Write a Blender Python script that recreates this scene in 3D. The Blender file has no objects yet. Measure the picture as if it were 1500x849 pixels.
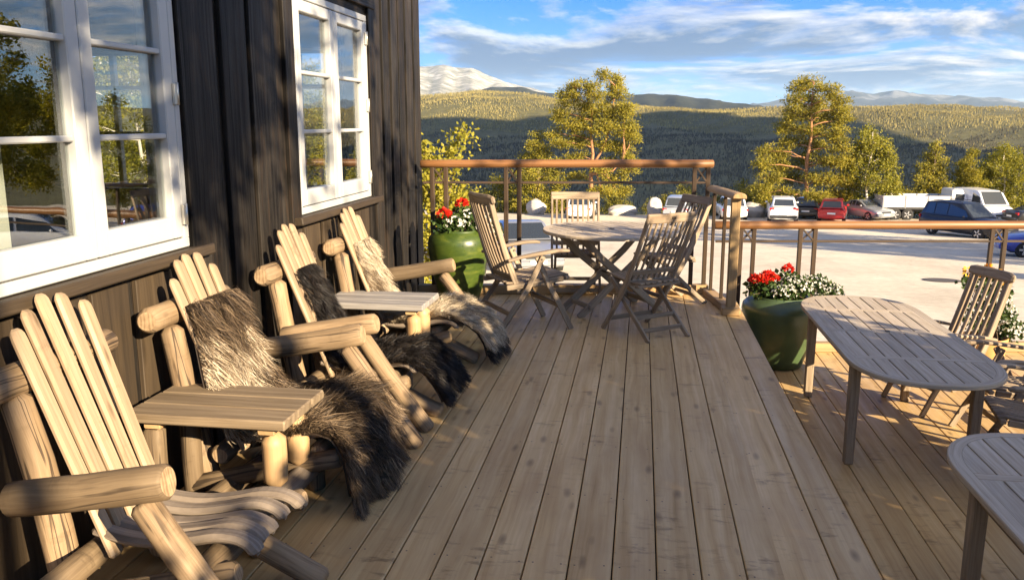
import bpy, bmesh, math, random
import numpy as np
from mathutils import Vector, Matrix, Quaternion
random.seed(7); RNG = np.random.default_rng(11)
R = math.radians
scene = bpy.context.scene
COL = scene.collection

# ------------------------------------------------------------------ object helpers
def tag(o, label=None, cat=None, group=None, kind=None):
    if label: o['label'] = label
    if cat: o['category'] = cat
    if group: o['group'] = group
    if kind: o['kind'] = kind
    return o
def empty(name, loc, label, cat, group=None, rz=0.0):
    o = bpy.data.objects.new(name, None); COL.objects.link(o)
    o.location = loc; o.rotation_euler = (0, 0, rz); o.empty_display_size = .2
    return tag(o, label, cat, group)
def copy_tree(o, parent=None):
    c = o.copy(); COL.objects.link(c)
    if parent is not None: c.parent = parent
    for ch in list(o.children): copy_tree(ch, c)
    return c
def relabel(o, label, **kw):
    o['label'] = label
    for k, v in kw.items(): o[k] = v

UK = [0]
class MB:
    """collects faces with grain coordinates (u across, v along) and links them as one mesh object"""
    def __init__(s): s.v = []; s.f = []; s.uv = []; s.m = []; s.sm = []
    def face(s, idx, uvs, m=0, sm=False):
        s.f.append(idx); s.uv.append(uvs); s.m.append(m); s.sm.append(sm)
    def rings(s, rings, us, vs, m=0, sm=False, cap=True, capm=None, closed=True):
        UK[0] += 1; k = UK[0] * 10 + 3
        v0 = random.random() * 7
        n = len(rings[0]); base = len(s.v)
        for r in rings: s.v += [tuple(p) for p in r]
        for i in range(len(rings) - 1):
            for j in range(n if closed else n - 1):
                a = base + i*n + j; b = base + i*n + (j+1) % n
                s.face((a, b, b+n, a+n), ((k+us[j], v0+vs[i]), (k+us[j+1], v0+vs[i]), (k+us[j+1], v0+vs[i+1]), (k+us[j], v0+vs[i+1])), m, sm)
        if cap:
            cm = m if capm is None else capm
            for ri, rev in ((0, True), (len(rings)-1, False)):
                ids = [base + ri*n + j for j in range(n)]
                c = sum((Vector(rings[ri][j]) for j in range(n)), Vector()) / n
                ax = (Vector(rings[ri][0]) - c)
                ax = ax.normalized() if ax.length > 1e-9 else Vector((1,0,0))
                nn = Vector((0,0,0))
                for j in range(n):
                    nn += (Vector(rings[ri][j]) - c).cross(Vector(rings[ri][(j+1) % n]) - c)
                nn = nn.normalized() if nn.length > 1e-12 else Vector((0,0,1))
                ay = nn.cross(ax)
                uvs = [(k + (Vector(rings[ri][j])-c).dot(ax), v0 + (Vector(rings[ri][j])-c).dot(ay)) for j in range(n)]
                if rev: ids = ids[::-1]; uvs = uvs[::-1]
                s.face(tuple(ids), tuple(uvs), cm, False)
    def sweep(s, pts, w, h, up=(0,0,1), ch=.004, m=0, round_end=0.0):
        """rectangular chamfered bar along pts; w across, h along `up`"""
        pts = [Vector(p) for p in pts]; up = Vector(up).normalized()
        N = len(pts)
        ws = w if isinstance(w, (list, tuple)) else [w]*N
        hs = h if isinstance(h, (list, tuple)) else [h]*N
        rings = []; vs = []; acc = 0
        def ring(p, t, ww, hh, inset):
            side = t.cross(up)
            if side.length < 1e-6: side = t.cross(Vector((1,0,0)))
            side.normalize(); nrm = side.cross(t).normalized()
            a = ww/2 - inset; b = hh/2 - inset; c = min(ch, a*.8, b*.8)
            pr = [(-a+c,-b),(a-c,-b),(a,-b+c),(a,b-c),(a-c,b),(-a+c,b),(-a,b-c),(-a,-b+c)]
            return [p + side*x + nrm*y for x, y in pr]
        for i, p in enumerate(pts):
            t = ((pts[min(i+1,N-1)] - pts[max(i-1,0)])).normalized()
            if i: acc += (p - pts[i-1]).length
            if i == 0:
                rings.append(ring(p, t, ws[0], hs[0], ch)); vs.append(0)
                rings.append(ring(p + t*ch, t, ws[0], hs[0], 0)); vs.append(ch)
            elif i == N-1:
                rings.append(ring(p - t*ch, t, ws[i], hs[i], 0)); vs.append(acc-ch)
                rings.append(ring(p, t, ws[i], hs[i], ch)); vs.append(acc)
            else:
                rings.append(ring(p, t, ws[i], hs[i], 0)); vs.append(acc)
        us = [0]
        W, Hh = ws[0], hs[0]
        for d in (W, .002, Hh, .002, W, .002, Hh, .002): us.append(us[-1] + d)
        s.rings(rings, us, vs, m)
        return s
    def bar(s, p0, p1, w, h, up=(0,0,1), ch=.004, m=0): return s.sweep([p0, p1], w, h, up, ch, m)
    def box(s, c, size, ch=.003, m=0):
        """axis aligned, grain along the longest side"""
        c = Vector(c); sx, sy, sz = size
        ax = max(range(3), key=lambda i: size[i])
        if ax == 0: return s.bar(c - Vector((sx/2,0,0)), c + Vector((sx/2,0,0)), sy, sz, (0,0,1), ch, m)
        if ax == 1: return s.bar(c - Vector((0,sy/2,0)), c + Vector((0,sy/2,0)), sx, sz, (0,0,1), ch, m)
        return s.bar(c - Vector((0,0,sz/2)), c + Vector((0,0,sz/2)), sy, sx, (1,0,0), ch, m)
    def tube(s, pts, r, n=12, m=0, capm=None, cham=0.0, rough=0.0, sm=True, cap=True):
        pts = [Vector(p) for p in pts]; N = len(pts)
        rs = list(r) if isinstance(r, (list, tuple)) else [r]*N
        if cham > 0:
            t0 = (pts[1]-pts[0]).normalized(); t1 = (pts[-1]-pts[-2]).normalized()
            pts = [pts[0], pts[0]+t0*cham] + pts[1:-1] + [pts[-1]-t1*cham, pts[-1]]
            rs = [rs[0]-cham, rs[0]] + rs[1:-1] + [rs[-1], rs[-1]-cham]
            N = len(pts)
        ref = None; rings = []; vs = []; acc = 0
        ph = [random.random()*6.28 for _ in range(6)]
        for i, p in enumerate(pts):
            t = (pts[min(i+1,N-1)] - pts[max(i-1,0)]).normalized()
            if ref is None:
                ref = t.cross(Vector((0,0,1)))
                if ref.length < .1: ref = t.cross(Vector((0,1,0)))
            ref = (ref - t*ref.dot(t)).normalized(); o2 = t.cross(ref)
            if i: acc += (p - pts[i-1]).length
            vs.append(acc); ring = []
            for j in range(n):
                a = 2*math.pi*j/n
                rr = rs[i]*(1 + rough*(math.sin(2*a+ph[0]+acc*5)+.7*math.sin(3*a+ph[1]-acc*9)+.6*math.sin(acc*23+ph[2])))
                ring.append(p + ref*(math.cos(a)*rr) + o2*(math.sin(a)*rr))
            rings.append(ring)
        rm = max(rs); us = [2*math.pi*rm*j/n for j in range(n+1)]
        s.rings(rings, us, vs, m, sm, cap, capm)
        return s
    def log(s, p0, p1, r0, r1=None, m=0, capm=1, cham=.010, seg=6, bend=.006, rough=.018, n=20):
        p0 = Vector(p0); p1 = Vector(p1); r1 = r0 if r1 is None else r1
        t = (p1-p0).normalized(); q = t.orthogonal().normalized(); q2 = t.cross(q)
        a = random.random()*6.28; pts = []; rs = []
        for i in range(seg+1):
            f = i/seg; b = math.sin(f*math.pi)*bend
            pts.append(p0.lerp(p1, f) + (q*math.cos(a)+q2*math.sin(a))*b); rs.append(r0+(r1-r0)*f)
        return s.tube(pts, rs, n, m, capm, cham, rough)
    def lathe(s, prof, n=32, c=(0,0,0), m=0, sm=True, cap=True):
        rings = []; vs = []; acc = 0
        for i, (r, z) in enumerate(prof):
            if i: acc += math.hypot(r-prof[i-1][0], z-prof[i-1][1])
            vs.append(acc)
            rings.append([(c[0]+r*math.cos(2*math.pi*j/n), c[1]+r*math.sin(2*math.pi*j/n), c[2]+z) for j in range(n)])
        rm = max(p[0] for p in prof); us = [2*math.pi*rm*j/n for j in range(n+1)]
        s.rings(rings, us, vs, m, sm, cap); return s
    def prism(s, outline, z0, z1, ch=.003, m=0, grain='y'):
        """flat piece with outline (ccw, xy); grain direction along x or y"""
        UK[0] += 1; k = UK[0]*10 + 3; v0 = random.random()*7
        n = len(outline); c = (sum(p[0] for p in outline)/n, sum(p[1] for p in outline)/n)
        def inset(d):
            out = []
            for i in range(n):
                a = Vector(outline[i-1]); b = Vector(outline[i]); e = Vector(outline[(i+1) % n])
                d1 = (b-a); d2 = (e-b)
                d1 = d1.normalized() if d1.length > 1e-9 else d2.normalized()
                d2 = d2.normalized() if d2.length > 1e-9 else d1
                n1 = Vector((-d1.y, d1.x)); n2 = Vector((-d2.y, d2.x)); q = n1+n2
                q = q/max(q.dot(n1), .3) if q.length > 1e-6 else n1
                out.append((b.x+q.x*d, b.y+q.y*d))
            return out
        ins = inset(ch)
        lv = [(ins, z0), (outline, z0+ch), (outline, z1-ch), (ins, z1)]
        base = len(s.v)
        for o, z in lv: s.v += [(x, y, z) for x, y in o]
        def uv(x, y, dz=0): return (k+(x-c[0])+dz, v0+y) if grain == 'y' else (k+(y-c[1])+dz, v0+x)
        for i in range(3):
            for j in range(n):
                a = base+i*n+j; b = base+i*n+(j+1) % n
                pa, pb = outline[j], outline[(j+1) % n]
                z_a, z_b = lv[i][1]-z1, lv[i+1][1]-z1
                s.face((a, b, b+n, a+n), (uv(*pa, z_a), uv(*pb, z_a), uv(*pb, z_b), uv(*pa, z_b)), m)
        s.face(tuple(base+3*n+j for j in range(n)), tuple(uv(*ins[j]) for j in range(n)), m)
        s.face(tuple(base+j for j in range(n))[::-1], tuple(uv(*ins[j]) for j in range(n))[::-1], m)
        return s
    def quad(s, pts, m=0, sm=False):
        base = len(s.v); s.v += [tuple(p) for p in pts]
        a = (Vector(pts[1])-Vector(pts[0])).length; b = (Vector(pts[-1])-Vector(pts[0])).length
        q = [(0,0),(a,0),(a,b),(0,b)][:len(pts)]
        s.face(tuple(range(base, base+len(pts))), tuple(q), m, sm); return s
    def build(s, name, mats, parent=None, loc=None, sm=None):
        me = bpy.data.meshes.new(name)
        me.from_pydata(s.v, [], s.f)
        ul = me.uv_layers.new(name='grain')
        flat = np.array([c for f in s.uv for p in f for c in p], dtype=np.float32)
        ul.data.foreach_set('uv', flat)
        me.polygons.foreach_set('material_index', np.array(s.m, dtype=np.int32))
        me.polygons.foreach_set('use_smooth', np.array(s.sm if sm is None else [sm]*len(s.sm), dtype=bool))
        for mt in (mats if isinstance(mats, (list, tuple)) else [mats]): me.materials.append(mt)
        me.update()
        o = bpy.data.objects.new(name, me); COL.objects.link(o)
        if parent is not None: o.parent = parent
        if loc is not None: o.location = loc
        return o

def np_obj(name, V, F, mats, parent=None, loc=None, mi=None, smooth=False, col=None):
    """V (n,3), F (m,k) numpy -> mesh object"""
    V = np.asarray(V, dtype=np.float32); F = np.asarray(F, dtype=np.int32)
    me = bpy.data.meshes.new(name); k = F.shape[1]
    me.vertices.add(len(V)); me.vertices.foreach_set('co', V.ravel())
    me.loops.add(F.size); me.loops.foreach_set('vertex_index', F.ravel())
    me.polygons.add(len(F))
    me.polygons.foreach_set('loop_start', np.arange(0, F.size, k, dtype=np.int32))
    me.polygons.foreach_set('loop_total', np.full(len(F), k, dtype=np.int32))
    if mi is not None: me.polygons.foreach_set('material_index', np.asarray(mi, dtype=np.int32))
    me.polygons.foreach_set('use_smooth', np.full(len(F), smooth, dtype=bool))
    for mt in (mats if isinstance(mats, (list, tuple)) else [mats]): me.materials.append(mt)
    me.update(calc_edges=True)
    o = bpy.data.objects.new(name, me); COL.objects.link(o)
    if parent is not None: o.parent = parent
    if loc is not None: o.location = loc
    return o

# ------------------------------------------------------------------ material helpers
def M(name):
    m = bpy.data.materials.new(name); m.use_nodes = True
    nt = m.node_tree; nt.nodes.clear()
    out = nt.nodes.new('ShaderNodeOutputMaterial')
    b = nt.nodes.new('ShaderNodeBsdfPrincipled'); nt.links.new(b.outputs[0], out.inputs[0])
    return m, nt, b, out
class G:
    def __init__(s, nt): s.nt = nt
    def n(s, t, **kw):
        x = s.nt.nodes.new(t)
        for k, v in kw.items(): setattr(x, k, v)
        return x
    def l(s, a, b): s.nt.links.new(a, b)
    def put(s, sock, val):
        if hasattr(val, 'is_output') or isinstance(val, bpy.types.NodeSocket): s.l(val, sock)
        else: sock.default_value = val
    def math(s, op, a, b=0.0, c=0.0, clamp=False):
        x = s.n('ShaderNodeMath', operation=op); x.use_clamp = clamp
        for i, q in enumerate((a, b, c)): s.put(x.inputs[i], q)
        return x.outputs[0]
    def mix(s, f, a, b, mode='MIX'):
        x = s.n('ShaderNodeMix', data_type='RGBA', blend_type=mode)
        s.put(x.inputs[0], f)
        for i, q in ((6, a), (7, b)):
            if isinstance(q, tuple) and len(q) == 3: q = (*q, 1)
            s.put(x.inputs[i], q)
        return x.outputs[2]
    def ramp(s, f, stops, interp='LINEAR'):
        x = s.n('ShaderNodeValToRGB'); x.color_ramp.interpolation = interp
        e = x.color_ramp.elements
        while len(e) < len(stops): e.new(.5)
        for i, (p, c) in enumerate(stops):
            e[i].position = p
            if not isinstance(c, tuple): c = (c, c, c)
            e[i].color = (*c, 1)
        s.l(f, x.inputs[0]); return x.outputs[0]
    def noise(s, vec, scale, detail=4, rough=.55, dim='3D', dist=0.0, out=0):
        x = s.n('ShaderNodeTexNoise', noise_dimensions=dim)
        if vec is not None: s.l(vec, x.inputs['Vector'])
        x.inputs['Scale'].default_value = scale; x.inputs['Detail'].default_value = detail
        x.inputs['Roughness'].default_value = rough; x.inputs['Distortion'].default_value = dist
        return x.outputs[out]
    def xyz(s, x, y, z):
        c = s.n('ShaderNodeCombineXYZ')
        for i, q in enumerate((x, y, z)): s.put(c.inputs[i], q)
        return c.outputs[0]
    def sep(s, v):
        x = s.n('ShaderNodeSeparateXYZ'); s.l(v, x.inputs[0]); return x.outputs
    def bump(s, h, strength=.3, dist=.01):
        x = s.n('ShaderNodeBump'); x.inputs['Strength'].default_value = strength; x.inputs['Distance'].default_value = dist
        s.l(h, x.inputs['Height']); return x.outputs[0]
    def obj(s): return s.n('ShaderNodeTexCoord').outputs['Object']
    def rnd(s): return s.n('ShaderNodeObjectInfo').outputs['Random']

def plain(name, col, rough=.5, metal=0.0, var=.12, scale=6.0, bump=0.0, spec=.5, coat=0.0):
    m, nt, b, _ = M(name); g = G(nt)
    o = g.obj(); n = g.noise(o, scale, 5)
    lo = tuple(c*(1-var) for c in col); hi = tuple(min(1, c*(1+var)) for c in col)
    g.l(g.mix(n, lo, hi), b.inputs['Base Color'])
    b.inputs['Roughness'].default_value = rough; b.inputs['Metallic'].default_value = metal
    b.inputs['Specular IOR Level'].default_value = spec; b.inputs['Coat Weight'].default_value = coat
    if bump: g.l(g.bump(n, bump, .01), b.inputs['Normal'])
    return m

def wood(name, c_lo, c_hi, c_dark, su=60, sv=2.2, rough=.65, knots=.5, bump=.25, var=.16, stain=None, stain_amt=.35, spec=.3, cracks=.0, kn=(11.0, 2.6), scuff=0.0):
    """weathered wood: grain follows the piece's own length through the grain coordinates"""
    m, nt, b, _ = M(name); g = G(nt)
    uv = g.n('ShaderNodeUVMap'); uv.uv_map = 'grain'
    x, y, _z = g.sep(uv.outputs[0])
    pid = g.math('FLOOR', g.math('MULTIPLY', x, .1))
    seed = g.math('ADD', g.math('MULTIPLY', pid, 3.713), g.math('MULTIPLY', g.rnd(), 57.0))
    ux = g.math('SUBTRACT', x, g.math('MULTIPLY', pid, 10.0))
    warp = g.noise(g.xyz(g.math('MULTIPLY', ux, 6.0), g.math('MULTIPLY', y, 2.0), seed), 1.0, 2)
    uw = g.math('ADD', ux, g.math('MULTIPLY', g.math('SUBTRACT', warp, .5), .05))
    v1 = g.xyz(g.math('MULTIPLY', uw, su), g.math('MULTIPLY', y, sv), seed)
    n1 = g.noise(v1, 1.0, 6, .6)
    v2 = g.xyz(g.math('MULTIPLY', uw, su*4), g.math('MULTIPLY', y, sv*2.5), seed)
    n2 = g.noise(v2, 1.0, 3, .6)
    v3 = g.xyz(g.math('MULTIPLY', ux, 5.0), g.math('MULTIPLY', y, 1.4), seed)
    n3 = g.noise(v3, 1.0, 4, .6)
    f = g.math('ADD', g.math('MULTIPLY', n1, .7), g.math('MULTIPLY', n2, .3))
    colr = g.ramp(f, [(.28, c_dark), (.43, c_lo), (.62, c_hi)])
    if stain is not None:
        colr = g.mix(g.math('MULTIPLY', g.ramp(n3, [(.42, 0.0), (.68, 1.0)]), stain_amt), colr, stain)
    if knots > 0:
        vk = g.xyz(g.math('MULTIPLY', uw, kn[0]), g.math('MULTIPLY', y, kn[1]), seed)
        vo = g.n('ShaderNodeTexVoronoi'); vo.inputs['Scale'].default_value = 1.0; g.l(vk, vo.inputs['Vector'])
        wv = g.n('ShaderNodeTexWhiteNoise'); g.l(vo.outputs['Position'], wv.inputs['Vector'])
        gate = g.math('GREATER_THAN', wv.outputs[0], 1.0 - knots*.55)
        k = g.math('MULTIPLY', g.ramp(vo.outputs['Distance'], [(.05, 1.0), (.16, .55), (.26, 0.0)]), gate)
        colr = g.mix(g.math('MULTIPLY', k, .75), colr, tuple(c*.55 for c in c_dark))
    if scuff > 0:
        sv_ = g.xyz(g.math('MULTIPLY', ux, 9.0), g.math('MULTIPLY', y, 24.0), seed)
        sn = g.noise(sv_, 1.0, 4, .65)
        sb = g.ramp(g.noise(g.xyz(g.math('MULTIPLY', ux, 3.0), g.math('MULTIPLY', y, 3.2), seed), 1.0, 2), [(.50, 0.0), (.66, 1.0)])
        colr = g.mix(g.math('MULTIPLY', g.math('MULTIPLY', g.ramp(sn, [(.53, 0.0), (.66, 1.0)]), sb), scuff), colr, tuple(c*.5 for c in c_dark))
    if cracks > 0:
        vc = g.xyz(g.math('MULTIPLY', uw, 22.0), g.math('MULTIPLY', y, .9), seed)
        nc = g.noise(vc, 1.0, 2, .5)
        cr = g.ramp(g.math('ABSOLUTE', g.math('SUBTRACT', nc, .5)), [(.0, 1.0), (.016, .85), (.030, 0.0)])
        cg = g.ramp(n3, [(.44, 0.0), (.54, 1.0)])
        colr = g.mix(g.math('MULTIPLY', g.math('MULTIPLY', cr, cg), cracks), colr, (.03, .02, .014))
    wn = g.n('ShaderNodeTexWhiteNoise', noise_dimensions='1D'); g.l(seed, wn.inputs['W'])
    mul = g.math('ADD', 1.0-var, g.math('MULTIPLY', wn.outputs[0], 2*var))
    cc = g.n('ShaderNodeVectorMath', operation='SCALE'); g.l(colr, cc.inputs[0]); g.l(mul, cc.inputs['Scale'])
    g.l(cc.outputs[0], b.inputs['Base Color'])
    g.l(g.ramp(n1, [(.3, min(1, rough+.15)), (.7, max(.1, rough-.1))]), b.inputs['Roughness'])
    b.inputs['Specular IOR Level'].default_value = spec
    if bump: g.l(g.bump(f, bump, .006), b.inputs['Normal'])
    return m

def end_grain(name, c1, c2):
    m, nt, b, _ = M(name); g = G(nt)
    uv = g.n('ShaderNodeUVMap'); uv.uv_map = 'grain'
    x, y, _z = g.sep(uv.outputs[0])
    o = g.obj()
    n = g.noise(o, 30, 4); n2 = g.noise(o, 8, 3)
    # year rings about the log's own heart: distance in the cap's grain coordinates
    fx = g.math('SUBTRACT', g.math('MODULO', x, 10.0), 3.0)
    w = g.math('SINE', g.math('MULTIPLY', g.math('ADD', g.math('ABSOLUTE', fx), g.math('MULTIPLY', n2, .03)), 420))
    f = g.math('ADD', g.math('MULTIPLY', n, .75), g.math('MULTIPLY', w, .10))
    g.l(g.ramp(f, [(.2, c2), (.6, c1)]), b.inputs['Base Color']); b.inputs['Roughness'].default_value = .8
    return m

def leaf_mat(name, c1, c2, c3=None, trans=.35, scale=.8, rough=.55):
    m, nt, b, out = M(name); g = G(nt)
    geo = g.n('ShaderNodeNewGeometry'); rp = geo.outputs['Random Per Island']
    col = g.ramp(rp, [(.0, c1), (.55, c2), (1.0, c3 or c2)])
    n = g.noise(g.obj(), scale, 3)
    col = g.mix(g.math('MULTIPLY', g.ramp(n, [(.35, 0.0), (.7, 1.0)]), .5), col, tuple(c*.6 for c in c1))
    g.l(col, b.inputs['Base Color']); b.inputs['Roughness'].default_value = rough
    b.inputs['Specular IOR Level'].default_value = .3
    t = g.n('ShaderNodeBsdfTranslucent'); g.l(g.mix(1.0, col, (1.0, .95, .45), 'MULTIPLY'), t.inputs[0])
    mx = g.n('ShaderNodeMixShader'); mx.inputs[0].default_value = trans
    g.l(b.outputs[0], mx.inputs[1]); g.l(t.outputs[0], mx.inputs[2]); g.l(mx.outputs[0], out.inputs[0])
    return m
# ------------------------------------------------------------------ materials
MT = {}
MT['deck'] = wood('deck_boards', (.50,.330,.145), (.60,.425,.205), (.34,.212,.090), kn=(12.0, 4.2), scuff=.65, su=22, sv=.7, rough=.5, knots=.6, bump=.12, var=.10, stain=(.35,.215,.09), stain_amt=.5)
MT['teak'] = wood('weathered_teak', scuff=.35, c_lo=(.215,.160,.108), c_hi=(.325,.258,.185), c_dark=(.105,.073,.047), su=70, sv=2.4, rough=.7, knots=.12, bump=.25, var=.15, stain=(.19,.13,.085), stain_amt=.45)
MT['teak_top'] = wood('silvered_teak', (.38,.315,.235), (.485,.41,.315), (.22,.175,.125), su=60, sv=2.0, rough=.62, knots=.08, bump=.2, var=.10, stain=(.36,.27,.19), stain_amt=.4)
MT['log'] = wood('peeled_log', kn=(15.0, 6.5), scuff=.5, c_lo=(.222,.150,.086), c_hi=(.315,.225,.135), c_dark=(.115,.072,.038), su=46, sv=2.8, rough=.66, knots=.7, bump=.45, var=.14, stain=(.165,.115,.07), stain_amt=.6, cracks=.9)
MT['log_dark'] = wood('greyed_log', kn=(15.0, 6.5), scuff=.5, c_lo=(.125,.086,.05), c_hi=(.20,.145,.088), c_dark=(.06,.038,.021), su=34, sv=1.6, rough=.7, knots=.5, bump=.35, var=.12, stain=(.14,.098,.06), stain_amt=.55, cracks=.8)
MT['slat'] = wood('chair_slat', kn=(16.0, 5.0), scuff=.35, c_lo=(.265,.188,.114), c_hi=(.35,.262,.168), c_dark=(.155,.102,.057), su=46, sv=1.5, rough=.62, knots=.35, bump=.25, var=.11, stain=(.22,.155,.105), stain_amt=.5)
MT['seat'] = wood('grey_seat_slat', (.17,.135,.105), (.25,.205,.165), (.085,.064,.05), su=46, sv=1.5, rough=.65, knots=.3, bump=.3, var=.11)
MT['log_end'] = end_grain('log_end_grain', (.40,.29,.17), (.20,.125,.065))
MT['peg'] = wood('fresh_peg', (.36,.225,.11), (.43,.285,.15), (.22,.12,.05), su=30, sv=1.4, rough=.55, knots=.4, bump=.15, var=.10)
MT['plank'] = wood('table_plank', (.15,.108,.066), (.24,.182,.118), (.07,.047,.028), su=30, sv=1.2, rough=.68, knots=.5, bump=.4, var=.10, stain=(.12,.09,.06), stain_amt=.4)
MT['plank_grey'] = wood('grey_table_plank', (.19,.175,.165), (.30,.28,.26), (.09,.08,.075), su=30, sv=1.2, rough=.6, knots=.4, bump=.4, var=.10)
MT['rail'] = wood('varnished_handrail', (.185,.082,.028), (.25,.12,.045), (.105,.044,.015), su=30, sv=1.0, rough=.42, knots=.3, bump=.1, var=.08, spec=.4)
MT['post'] = wood('stained_post', (.040,.025,.015), (.066,.042,.025), (.019,.012,.008), su=40, sv=1.2, rough=.55, knots=.3, bump=.15, var=.12)
MT['beam'] = wood('treated_beam', (.31,.20,.095), (.43,.285,.14), (.17,.105,.05), su=30, sv=1.0, rough=.62, knots=.6, bump=.2, var=.10, stain=(.15,.11,.055), stain_amt=.5)
MT['wall'] = wood('tarred_board', kn=(11.0, 3.5), scuff=.3, cracks=.9, c_lo=(.0065,.0057,.0054), c_hi=(.020,.0175,.0155), c_dark=(.0024,.0021,.002), su=48, sv=.9, rough=.52, knots=.45, bump=.55, var=.28, stain=(.046,.039,.032), stain_amt=.55, spec=.12)
MT['wall_low'] = wood('worn_board', (.036,.025,.015), (.062,.044,.027), (.014,.010,.007), su=26, sv=.9, rough=.6, knots=.45, bump=.5, var=.25, stain=(.03,.022,.016), stain_amt=.6)  # lighter brown puts the sun on the boards below the windows into the colour
MT['white'] = plain('white_paint', (.41,.415,.41), .42, var=.05, scale=9, bump=.05)
MT['steel'] = plain('hinge_metal', (.55,.53,.47), .4, .7)
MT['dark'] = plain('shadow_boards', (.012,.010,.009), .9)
MT['inside'] = plain('interior_plaster', (.16,.12,.085), .9)
MT['curtain'] = plain('curtain_cloth', (.62,.58,.50), .9, var=.08)
MT['roof'] = plain('slate_roof', (.05,.05,.055), .7)
MT['stone'] = plain('boulder', (.42,.39,.35), .9, var=.3, scale=2.2, bump=.6)
MT['soil'] = plain('soil', (.03,.02,.013), .95, var=.4, scale=40, bump=.8)
def glaze():
    m, nt, b, _ = M('green_glaze'); g = G(nt); o = g.obj()
    x, y, z = g.sep(o)
    n = g.noise(g.xyz(g.math('MULTIPLY', x, 1.0), g.math('MULTIPLY', y, 1.0), g.math('MULTIPLY', z, 2.6)), 4.5, 5, .6, dist=.6)
    n2 = g.noise(o, 60, 3)
    col = g.ramp(n, [(.3, (.020,.040,.006)), (.52, (.045,.072,.010)), (.75, (.110,.130,.020))])
    g.l(col, b.inputs['Base Color'])
    g.l(g.ramp(n2, [(.3, .26), (.7, .46)]), b.inputs['Roughness']); b.inputs['Coat Weight'].default_value = .12
    b.inputs['Coat Roughness'].default_value = .12
    g.l(g.bump(g.math('ADD', n, g.math('MULTIPLY', n2, .15)), .12, .01), b.inputs['Normal'])
    return m
MT['glaze'] = glaze()
MT['glaze2'] = plain('dark_green_glaze', (.050,.080,.032), .40, var=.55, scale=5, bump=.10, coat=.08)
MT['wood_pot'] = plain('orange_wood_pot', (.46,.24,.08), .7, var=.2)
def glass():
    m, nt, b, out = M('window_glass'); g = G(nt)
    nt.nodes.remove(b)
    t = g.n('ShaderNodeBsdfTransparent'); t.inputs[0].default_value = (.86,.90,.90,1)
    gl = g.n('ShaderNodeBsdfGlossy'); gl.inputs['Roughness'].default_value = .0
    w = g.noise(g.obj(), 2.2, 2)
    g.l(g.bump(w, .06, .02), gl.inputs['Normal'])
    fr = g.n('ShaderNodeLayerWeight'); fr.inputs[0].default_value = .5
    mx = g.n('ShaderNodeMixShader'); g.l(g.math('ADD', g.math('MULTIPLY', g.math('POWER', fr.outputs['Facing'], 2.5), .8), .12, clamp=True), mx.inputs[0])
    g.l(t.outputs[0], mx.inputs[1]); g.l(gl.outputs[0], mx.inputs[2]); g.l(mx.outputs[0], out.inputs[0])
    return m
MT['glass'] = glass()
def fur_mat(name, c1, c2, c3, rough=.6):
    m, nt, b, out = M(name); g = G(nt)
    geo = g.n('ShaderNodeNewGeometry')
    n = g.noise(g.obj(), 9, 3)
    f = g.math('ADD', g.math('MULTIPLY', geo.outputs['Random Per Island'], .55), g.math('MULTIPLY', n, .5))
    g.l(g.ramp(f, [(.2, c1), (.55, c2), (.85, c3)]), b.inputs['Base Color'])
    b.inputs['Roughness'].default_value = rough; b.inputs['Specular IOR Level'].default_value = .35
    b.inputs['Sheen Weight'].default_value = .0
    return m
MT['fur_dark'] = fur_mat('brown_black_fleece', (.013,.0082,.005), (.032,.0205,.0125), (.105,.070,.042))
MT['fur_mid'] = fur_mat('brown_grey_fleece', (.05,.033,.020), (.15,.103,.062), (.30,.215,.135))
MT['fur_light'] = fur_mat('cream_fleece', (.34,.27,.18), (.54,.45,.33), (.66,.57,.44))
MT['fur_black'] = fur_mat('black_fleece', (.004,.0032,.003), (.009,.007,.0065), (.026,.020,.018))
MT['needle'] = leaf_mat('pine_needles', (.165,.165,.022), (.325,.28,.032), (.47,.37,.045), .42)
MT['birch_leaf'] = leaf_mat('birch_leaves', (.17,.18,.022), (.30,.28,.032), (.42,.36,.05), .5)
MT['spruce_leaf'] = leaf_mat('larch_needles', (.18,.18,.022), (.32,.275,.03), (.44,.35,.045), .42)
MT['shrub_leaf'] = leaf_mat('shrub_leaves', (.12,.125,.02), (.23,.21,.028), (.34,.28,.04), .45)
MT['dark_leaf'] = leaf_mat('shade_leaves', (.03,.045,.010), (.055,.075,.014), (.085,.10,.018), .3)
MT['sapling_leaf'] = leaf_mat('sapling_leaves', (.22,.22,.022), (.38,.34,.035), (.50,.43,.06), .5)
MT['pot_leaf'] = leaf_mat('pot_plant_leaves', (.025,.055,.012), (.05,.09,.02), (.09,.13,.03), .3)
MT['red_petal'] = leaf_mat('red_petals', (.55,.012,.008), (.75,.025,.012), (.80,.05,.02), .25)
MT['white_petal'] = leaf_mat('white_petals', (.75,.74,.70), (.85,.84,.82), (.88,.88,.86), .3)
MT['yellow_petal'] = leaf_mat('yellow_petals', (.70,.36,.02), (.80,.48,.03), (.80,.22,.02), .3)
MT['pine_bark'] = plain('pine_bark', (.33,.165,.075), .85, var=.45, scale=5, bump=.5)
MT['birch_bark'] = plain('birch_bark', (.58,.52,.44), .75, var=.3, scale=6, bump=.2)
MT['twig'] = plain('twig_bark', (.12,.08,.05), .85, var=.3)
def car_paint(name, c, metal=.0, coat=.6):
    return plain(name, c, .32, metal, var=.08, scale=3, coat=coat)
MT['paint_white'] = car_paint('white_car_paint', (.78,.78,.78)); MT['paint_red'] = car_paint('red_car_paint', (.55,.022,.02))
MT['paint_navy'] = car_paint('navy_car_paint', (.008,.010,.020), .0, .15); MT['paint_blue'] = car_paint('blue_car_paint', (.03,.055,.34), .2)
MT['paint_silver'] = car_paint('silver_car_paint', (.52,.55,.58), .5); MT['paint_black'] = car_paint('black_car_paint', (.012,.012,.014))
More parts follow.
